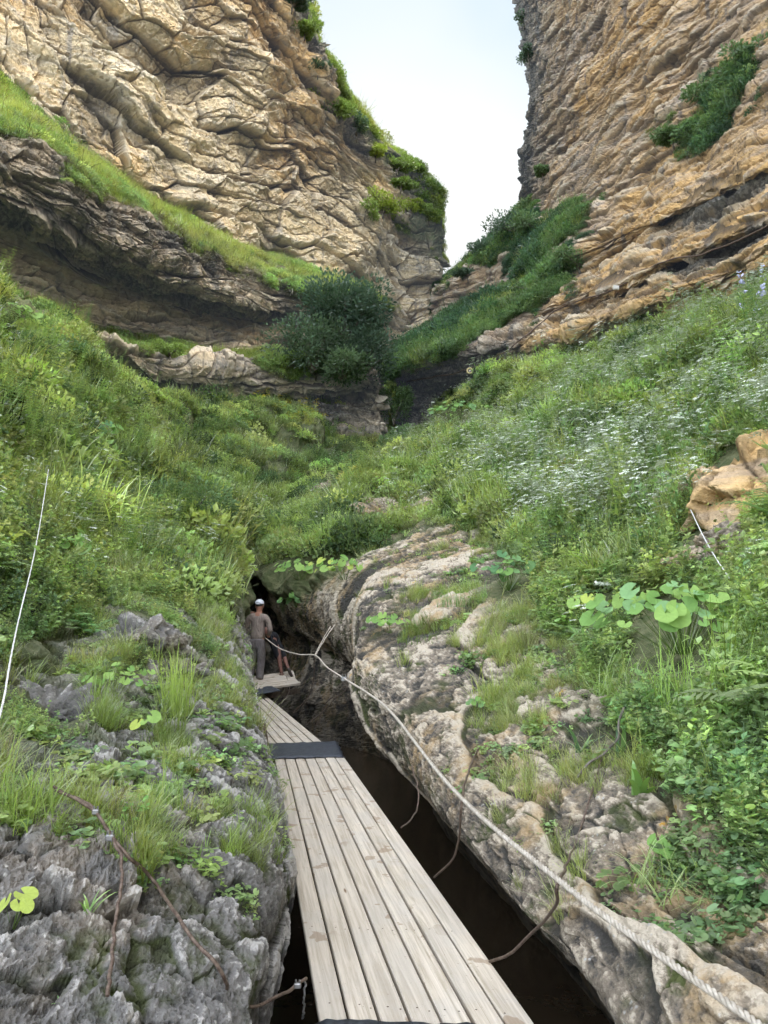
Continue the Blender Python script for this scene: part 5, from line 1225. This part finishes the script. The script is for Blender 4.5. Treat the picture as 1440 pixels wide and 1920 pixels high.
# short rope and wooden post at the left lip
pt = V(489, 1352, 9.3)
root = empty('mooring_post', V(497, 1400, 9.3)); tag(root, 'stubby weathered post at the left lip with a rope tied round it', 'post')
b0 = root.location
C = path_pts([V(497, 1402, 9.3)-b0, V(493, 1375, 9.3)-b0, V(488, 1346, 9.3)-b0], 10); tube = tube_data(C, [.045, .05, .046, .05, .047, .052, .046, .05, .045, .03], 9)
add_mesh('post', tube[0], tube[1], mat_simple('old_wood', (.11, .08, .06), (.24, .18, .14), 9, .9, .01), root, True)
for dz in (.02, .05, .26, .29): 
    c = pt-b0; th = np.linspace(0, 2*math.pi, 22); C = np.stack([c.x+.054*np.cos(th), c.y+.054*np.sin(th), c.z+.05-dz+.01*np.sin(th*2)], 1); add_mesh('lashing', *tube_data(C, .012, 5), M_ropew, root, True)
cable([V(487, 1348, 9.3), V(483, 1325, 10.2), V(477, 1295, 11.7), V(471, 1268, 13.6), V(468, 1240, 15.2)], .017, M_ropew, 'pale rope climbing from the post to the man', 'mooring_rope', 'rope')
cable([V(487, 1350, 9.3), V(470, 1330, 9.2), V(452, 1308, 9.3), V(437, 1296, 9.4)], .010, M_cable, 'short dark cable going up the left rock from the post')
# dead twig
cable([S_(1085, 1460, .02), S_(1110, 1440, .05), S_(1140, 1425, .06), S_(1172, 1400, .10), S_(1186, 1362, .16)], .008, M_bark, 'dead bare twig lying across the slab below the rosettes', 'dead_twig', 'twig', n=24, wob=.012)
# lighting cable along the right cliff with its fittings
cc = [(760, 712), (880, 692), (960, 652), (1040, 596), (1090, 558), (1153, 537), (1240, 500), (1340, 462), (1440, 412), (1520, 370)]
cpts = []
for x, y in cc: q = hit(x, y, [RCS]); cpts.append(q[0]+q[1]*.25)
cable(cpts, .035, M_cable, 'thin black power cable slung along the right cliff', 'power_cable', n=140, wob=.05)
q = hit(1153, 537, [RCS]); P0 = q[0]+q[1]*.3; P0.y -= .3
root = empty('junction_box', P0); tag(root, 'small white box on the cable across the right cliff', 'junction box')
M_wh = mat_simple('white_plastic', (.5, .49, .43), (.62, .6, .54), 5, .5)
bm_obj('box_body', hexa([(-.15, -.05, -.10), (.12, -.05, -.13), (.12, .05, -.13), (-.15, .05, -.10), (-.13, -.05, .10), (.15, -.05, .07), (.15, .05, .07), (-.13, .05, .10)], .02), M_wh, root)
bm_obj('box_lid', hexa([(-.12, -.075, -.07), (.09, -.075, -.10), (.09, -.052, -.10), (-.12, -.052, -.07), (-.10, -.075, .07), (.12, -.075, .04), (.12, -.052, .04), (-.10, -.052, .07)], .005), M_wh, root)
q = hit(881, 695, [RCS, RS]); P0 = V(881, 695, q[0].y-.6)
root = empty('round_lamp', P0); tag(root, 'round yellowish floodlight hung under the right ledge', 'lamp')
th = np.linspace(0, 2*math.pi, 25); ring = np.stack([.15*np.cos(th), 0*th, .15*np.sin(th)], 1); add_mesh('lamp_ring', *tube_data(ring, .05, 8), mat_simple('yellow_plastic', (.50, .42, .2), (.62, .52, .28), 8), root, True)
v = [(.12*math.cos(a), .03, .12*math.sin(a)) for a in th[:-1]]; add_mesh('lamp_face', v, [tuple(range(24))], M_rubber, root)
v, f = tube_data([(0, -.03, 0), (0, .03, 0)], .05, 12); add_mesh('lamp_bulb', v, f, mat_simple('lamp_glass', (.55, .5, .4), (.65, .6, .5), 5, .3), root)
add_mesh('lamp_hook', *tube_data([(0, 0, .18), (0, .02, .35), (0, .2, .42)], .015, 6), M_steel, root)

# ------------------------------------------------------------------ people
def skin(name, J, E, mat, root_i=0, parent=None, sub=2, world=None):
    """continuous surface grown round connected joints; J: (x, y, z, rx, ry)"""
    bm = bmesh.new(); ly = bm.verts.layers.skin.verify(); vs = []
    for i, j in enumerate(J):
        v = bm.verts.new(j[:3]); v[ly].radius = (j[3], j[4] if len(j) > 4 else j[3]); v[ly].use_root = (i == root_i); vs.append(v)
    for a, b in E: bm.edges.new((vs[a], vs[b]))
    me = bpy.data.meshes.new(name); bm.to_mesh(me); bm.free(); me.materials.append(mat)
    o = bpy.data.objects.new(name, me); COL.objects.link(o)
    if parent: o.parent = parent
    s_ = o.modifiers.new('skin', 'SKIN'); s_.use_smooth_shade = True
    q = o.modifiers.new('sub', 'SUBSURF'); q.levels = sub; q.render_levels = sub
    return o
M_skin = mat_simple('skin', (.30, .14, .09), (.38, .19, .12), 20, .6, .001)
def cloth(name, c1, c2):
    m, nt = newmat(name); g = NT(nt); p = g.pos(obj=True); n1 = g.noise(g_map(g, p, (6, 6, 2.2)), 1.6, 3, .6, 1.2); n2 = g.noise(p, 60., 3)
    b = g.bump(n1, .06, .9); g.out(g.bsdf(g.mix(g.ramp(n1, .3, .7), c1, c2), .9, g.bump(n2, .003, .5, b), .15).outputs[0]); return m
M_shirt = cloth('taupe_cloth', (.24, .195, .165), (.34, .28, .235)); M_trou = cloth('grey_cloth', (.13, .115, .112), (.21, .19, .18))
M_shoe = mat_simple('dark_leather', (.03, .025, .02), (.07, .055, .045), 20, .7)
M_cap = mat_simple('white_cotton', (.55, .58, .62), (.70, .73, .76), 30, .9, .002)
def hand_fingers(J, E, wi, pos, d, side):
    """palm and five bent fingers from wrist joint wi"""
    d = d.normalized(); up = Vector((0, 0, 1)); lat = d.cross(up).normalized()*side
    p = pos+d*.05; J.append((*p, .026, .015)); pi = len(J)-1; E.append((wi, pi)); 
    for k, (o_, l_) in enumerate(((-.024, .065), (-.008, .075), (.008, .07), (.024, .055))):
        a = p+d*.03+lat*o_; J.append((*a, .009, .009)); E.append((pi, len(J)-1)); b = a+d*l_*.5-up*.012; J.append((*b, .0085, .0085)); E.append((len(J)-2, len(J)-1)); c = b+d*l_*.2-up*l_*.4; J.append((*c, .007, .007)); E.append((len(J)-2, len(J)-1))
    a = pos+d*.02-lat*.03; J.append((*a, .010, .010)); E.append((pi, len(J)-1)); b = a+d*.035-lat*.012-up*.01; J.append((*b, .008, .008)); E.append((len(J)-2, len(J)-1))
ft = V(478, 1283, 15.75); 
H = 1.0
J = [(0, 0, .88, .13, .10), (0, .005, 1.02, .11, .085), (0, .0, 1.20, .135, .095), (0, -.005, 1.33, .13, .085), (0, .01, 1.42, .052, .052), (0, .025, 1.49, .062, .068), (0, .03, 1.57, .078, .09), (0, .03, 1.64, .06, .075)]
E = [(0, 1), (1, 2), (2, 3), (3, 4), (4, 5), (5, 6), (6, 7)]
arms = {}
for s_, el, wr in ((-1, (-.255, -.02, 1.09), (-.13, .18, .99)), (1, (.255, -.01, 1.09), (.17, .17, .97))):
    i = len(J); J += [(s_*.165, -.005, 1.35, .055, .055), (*el, .042, .042), (*wr, .030, .028)]; E += [(3, i), (i, i+1), (i+1, i+2)]
    hand_fingers(J, E, i+2, Vector(wr), Vector((-s_*.3, .9, -.1)), s_)
for s_ in (-1, 1):
    i = len(J); J += [(s_*.085, 0, .80, .085, .085), (s_*.095, .03 if s_ > 0 else .01, .46, .058, .06), (s_*.105, -.03, .10, .040, .042), (s_*.12, .10, .035, .040, .028)]; E += [(0, i), (i, i+1), (i+1, i+2), (i+2, i+3)]
man = skin('person', J, E, M_skin); man.location = ft; man.rotation_euler = (0, R(2), R(-12)); man.scale = (1, 1, 1.0)
tag(man, 'man in white cap, taupe shirt and grey trousers seen from behind', 'person')
# face: nose, ears
def part_blob(name, P, r3, mat, parent, seg=16):
    bm = bmesh.new(); bmesh.ops.create_uvsphere(bm, u_segments=seg, v_segments=seg//2, radius=1.)
    for v in bm.verts: v.co = Vector((v.co.x*r3[0], v.co.y*r3[1], v.co.z*r3[2]))+Vector(P)
    return bm_obj(name, bm, mat, parent, True)
for s_ in (-1, 1): part_blob('ear', (s_*.080, .02, 1.555), (.012, .022, .034), M_skin, man)
part_blob('nose', (0, .128, 1.555), (.016, .024, .028), M_skin, man)
M_hair = mat_simple('short_hair', (.03, .025, .02), (.07, .06, .05), 40, .9); part_blob('hair', (0, .018, 1.595), (.083, .092, .062), M_hair, man)
for s_ in (-1, 1): part_blob('eye', (s_*.03, .112, 1.58), (.012, .008, .008), M_wh, man)
part_blob('mouth', (0, .112, 1.515), (.024, .010, .006), mat_simple('lips', (.3, .1, .08), (.35, .13, .1)), man)
J = [(0, 0, .86, .165, .135), (0, .005, 1.00, .150, .118), (0, -.005, 1.14, .155, .118), (0, -.012, 1.26, .160, .115), (0, -.008, 1.345, .140, .095), (0, .005, 1.405, .068, .062)]
E = [(0, 1), (1, 2), (2, 3), (3, 4), (4, 5)]
for s_, el, wr in ((-1, (-.265, -.025, 1.09), (-.16, .14, 1.0)), (1, (.265, -.015, 1.09), (.19, .14, .98))):
    i = len(J); J += [(s_*.175, -.008, 1.335, .075, .072), (s_*.225, -.012, 1.22, .064, .064), (*el, .056, .056), (*wr, .040, .040)]; E += [(4, i), (i, i+1), (i+1, i+2), (i+2, i+3)]
skin('shirt', J, E, M_shirt, 0, man)
J = [(0, 0, .955, .140, .112), (0, -.01, .86, .155, .13)]; E = [(0, 1)]
for s_ in (-1, 1):
    i = len(J); kx = .03 if s_ > 0 else .01
    J += [(s_*.085, -.01, .76, .105, .108), (s_*.098, kx, .47, .082, .086), (s_*.100, -.015, .28, .078, .082), (s_*.105, -.03, .09, .078, .085)]; E += [(1, i), (i, i+1), (i+1, i+2), (i+2, i+3)]
skin('trousers', J, E, M_trou, 1, man)
for s_ in (-1, 1):
    J = [(s_*.108, -.07, .045, .042, .038), (s_*.112, .02, .045, .046, .036), (s_*.13, .14, .032, .046, .026), (s_*.135, .18, .028, .034, .02)]; skin('shoe', J, [(0, 1), (1, 2), (2, 3)], M_shoe, 1, man)
# cap
bm = bmesh.new(); bmesh.ops.create_uvsphere(bm, u_segments=24, v_segments=14, radius=1.)
bmesh.ops.delete(bm, geom=[v for v in bm.verts if v.co.z < -.12], context='VERTS')
for v in bm.verts: v.co = Vector((v.co.x*.092, v.co.y*.108+.022, v.co.z*.092+1.605))
cap = bm_obj('cap', bm, M_cap, man, True)
vs = []; n = 14
for k in range(n+1):
    a = -1.1+2.2*k/n; vs += [(math.sin(a)*.088, math.cos(a)*.104+.022, 1.60), (math.sin(a)*.082, math.cos(a)*.19+.022, 1.585-.012*math.cos(a))]
bo = add_mesh('visor', vs, [(2*i, 2*i+2, 2*i+3, 2*i+1) for i in range(n)], M_cap, cap, True); bo.modifiers.new('t', 'SOLIDIFY').thickness = .005
# the hollow above the strap at the back of the cap
th = np.linspace(-.42, .42, 12); C = np.stack([.0935*np.sin(th), -.109*np.cos(th)+.022, 1.597+0*th], 1); add_mesh('cap_strap', *tube_data(C, .006, 5), M_cap, cap, True)
v = [(.05*math.cos(a), -.098+.0*a, 1.606+.028*math.sin(a)) for a in np.linspace(0, math.pi, 9)]; v = [(x, -math.sqrt(max(0, 1-(x/.094)**2))*.111+.022, z) for x, y, z in v]; add_mesh('cap_opening', v, [tuple(range(9))], M_hair, cap)
# second walker: only a bare lower leg and the shoes show past the man
Yw = 16.9
def L2(px, py, Y=Yw): return tuple(V(px, py, Y)-b2)
b2 = V(527, 1269, 16.3)
def jj(p, r1, r2=None): return (*p, r1, r2 or r1)
A1 = (0, 0, .09); K1 = (-.08, .15, .50); HP = (-.30, .30, .86); 
J = [jj(HP, .12, .11), (-.42, .36, 1.0, .11, .09), (-.58, .46, 1.16, .12, .10), (-.66, .52, 1.22, .05, .05), (-.72, .56, 1.28, .075, .085), (-.75, .58, 1.34, .06, .07),
     (-.24, .24, .80, .08, .08), jj(K1, .058), (-.045, .09, .30, .052, .052), jj(A1, .036), (.02, .12, .035, .036, .026),
     (-.20, .40, .78, .08, .08), (-.02, .42, .46, .056, .056), (.08, .14, .28, .046, .046), (.15, -.02, .17, .034, .034), (.20, -.02, .06, .034, .026)]
E = [(0, 1), (1, 2), (2, 3), (3, 4), (4, 5), (0, 6), (6, 7), (7, 8), (8, 9), (9, 10), (0, 11), (11, 12), (12, 13), (13, 14), (14, 15)]
for s_ in (-1, 1):
    i = len(J); J += [(-.62+s_*.05, .5-s_*.14, 1.12, .05, .05), (-.66+s_*.06, .5-s_*.16, .9, .04, .04), (-.74+s_*.05, .56-s_*.14, .75, .03, .03)]; E += [(2, i), (i, i+1), (i+1, i+2)]
    hand_fingers(J, E, i+2, Vector(J[i+2][:3]), Vector((-.6, .1, -.6)), s_)
M_skin2 = mat_simple('tanned_skin', (.13, .06, .045), (.18, .085, .06), 20, .6, .001)
w2 = skin('person', J, E, M_skin2); w2.location = b2; tag(w2, 'walker bending behind the man, only bare lower leg and dark shoes showing', 'person')
M_black = cloth('black_cloth', (.012, .012, .014), (.03, .03, .032))
skin('shirt', [(-.36, .33, .93, .14, .125), (-.47, .40, 1.05, .14, .12), (-.58, .46, 1.15, .13, .11), (-.64, .5, 1.2, .065, .06), (-.57, .36, 1.12, .065, .065), (-.60, .34, 1.0, .055, .055), (-.67, .64, 1.12, .065, .065), (-.72, .66, 1.0, .055, .055)], [(0, 1), (1, 2), (2, 3), (2, 4), (4, 5), (2, 6), (6, 7)], M_black, 0, w2)
skin('shorts', [(-.34, .32, .92, .14, .125), (-.29, .29, .84, .15, .13), (-.22, .22, .74, .10, .10), (-.06, .125, .35, .075, .075), (-.18, .38, .74, .10, .10), (.035, .28, .34, .075, .075)], [(0, 1), (1, 2), (2, 3), (1, 4), (4, 5)], M_black, 1, w2)
skin('shoe', [(0, -.05, .045, .042, .038), (.01, .04, .04, .046, .034), (.03, .15, .03, .04, .024)], [(0, 1), (1, 2)], mat_simple('brown_shoe', (.12, .07, .05), (.2, .12, .09), 20), 1, w2)
skin('shoe', [(.15, -.06, .19, .042, .04), (.18, -.04, .10, .048, .036), (.23, .0, .0, .04, .026)], [(0, 1), (1, 2)], M_shoe, 1, w2)
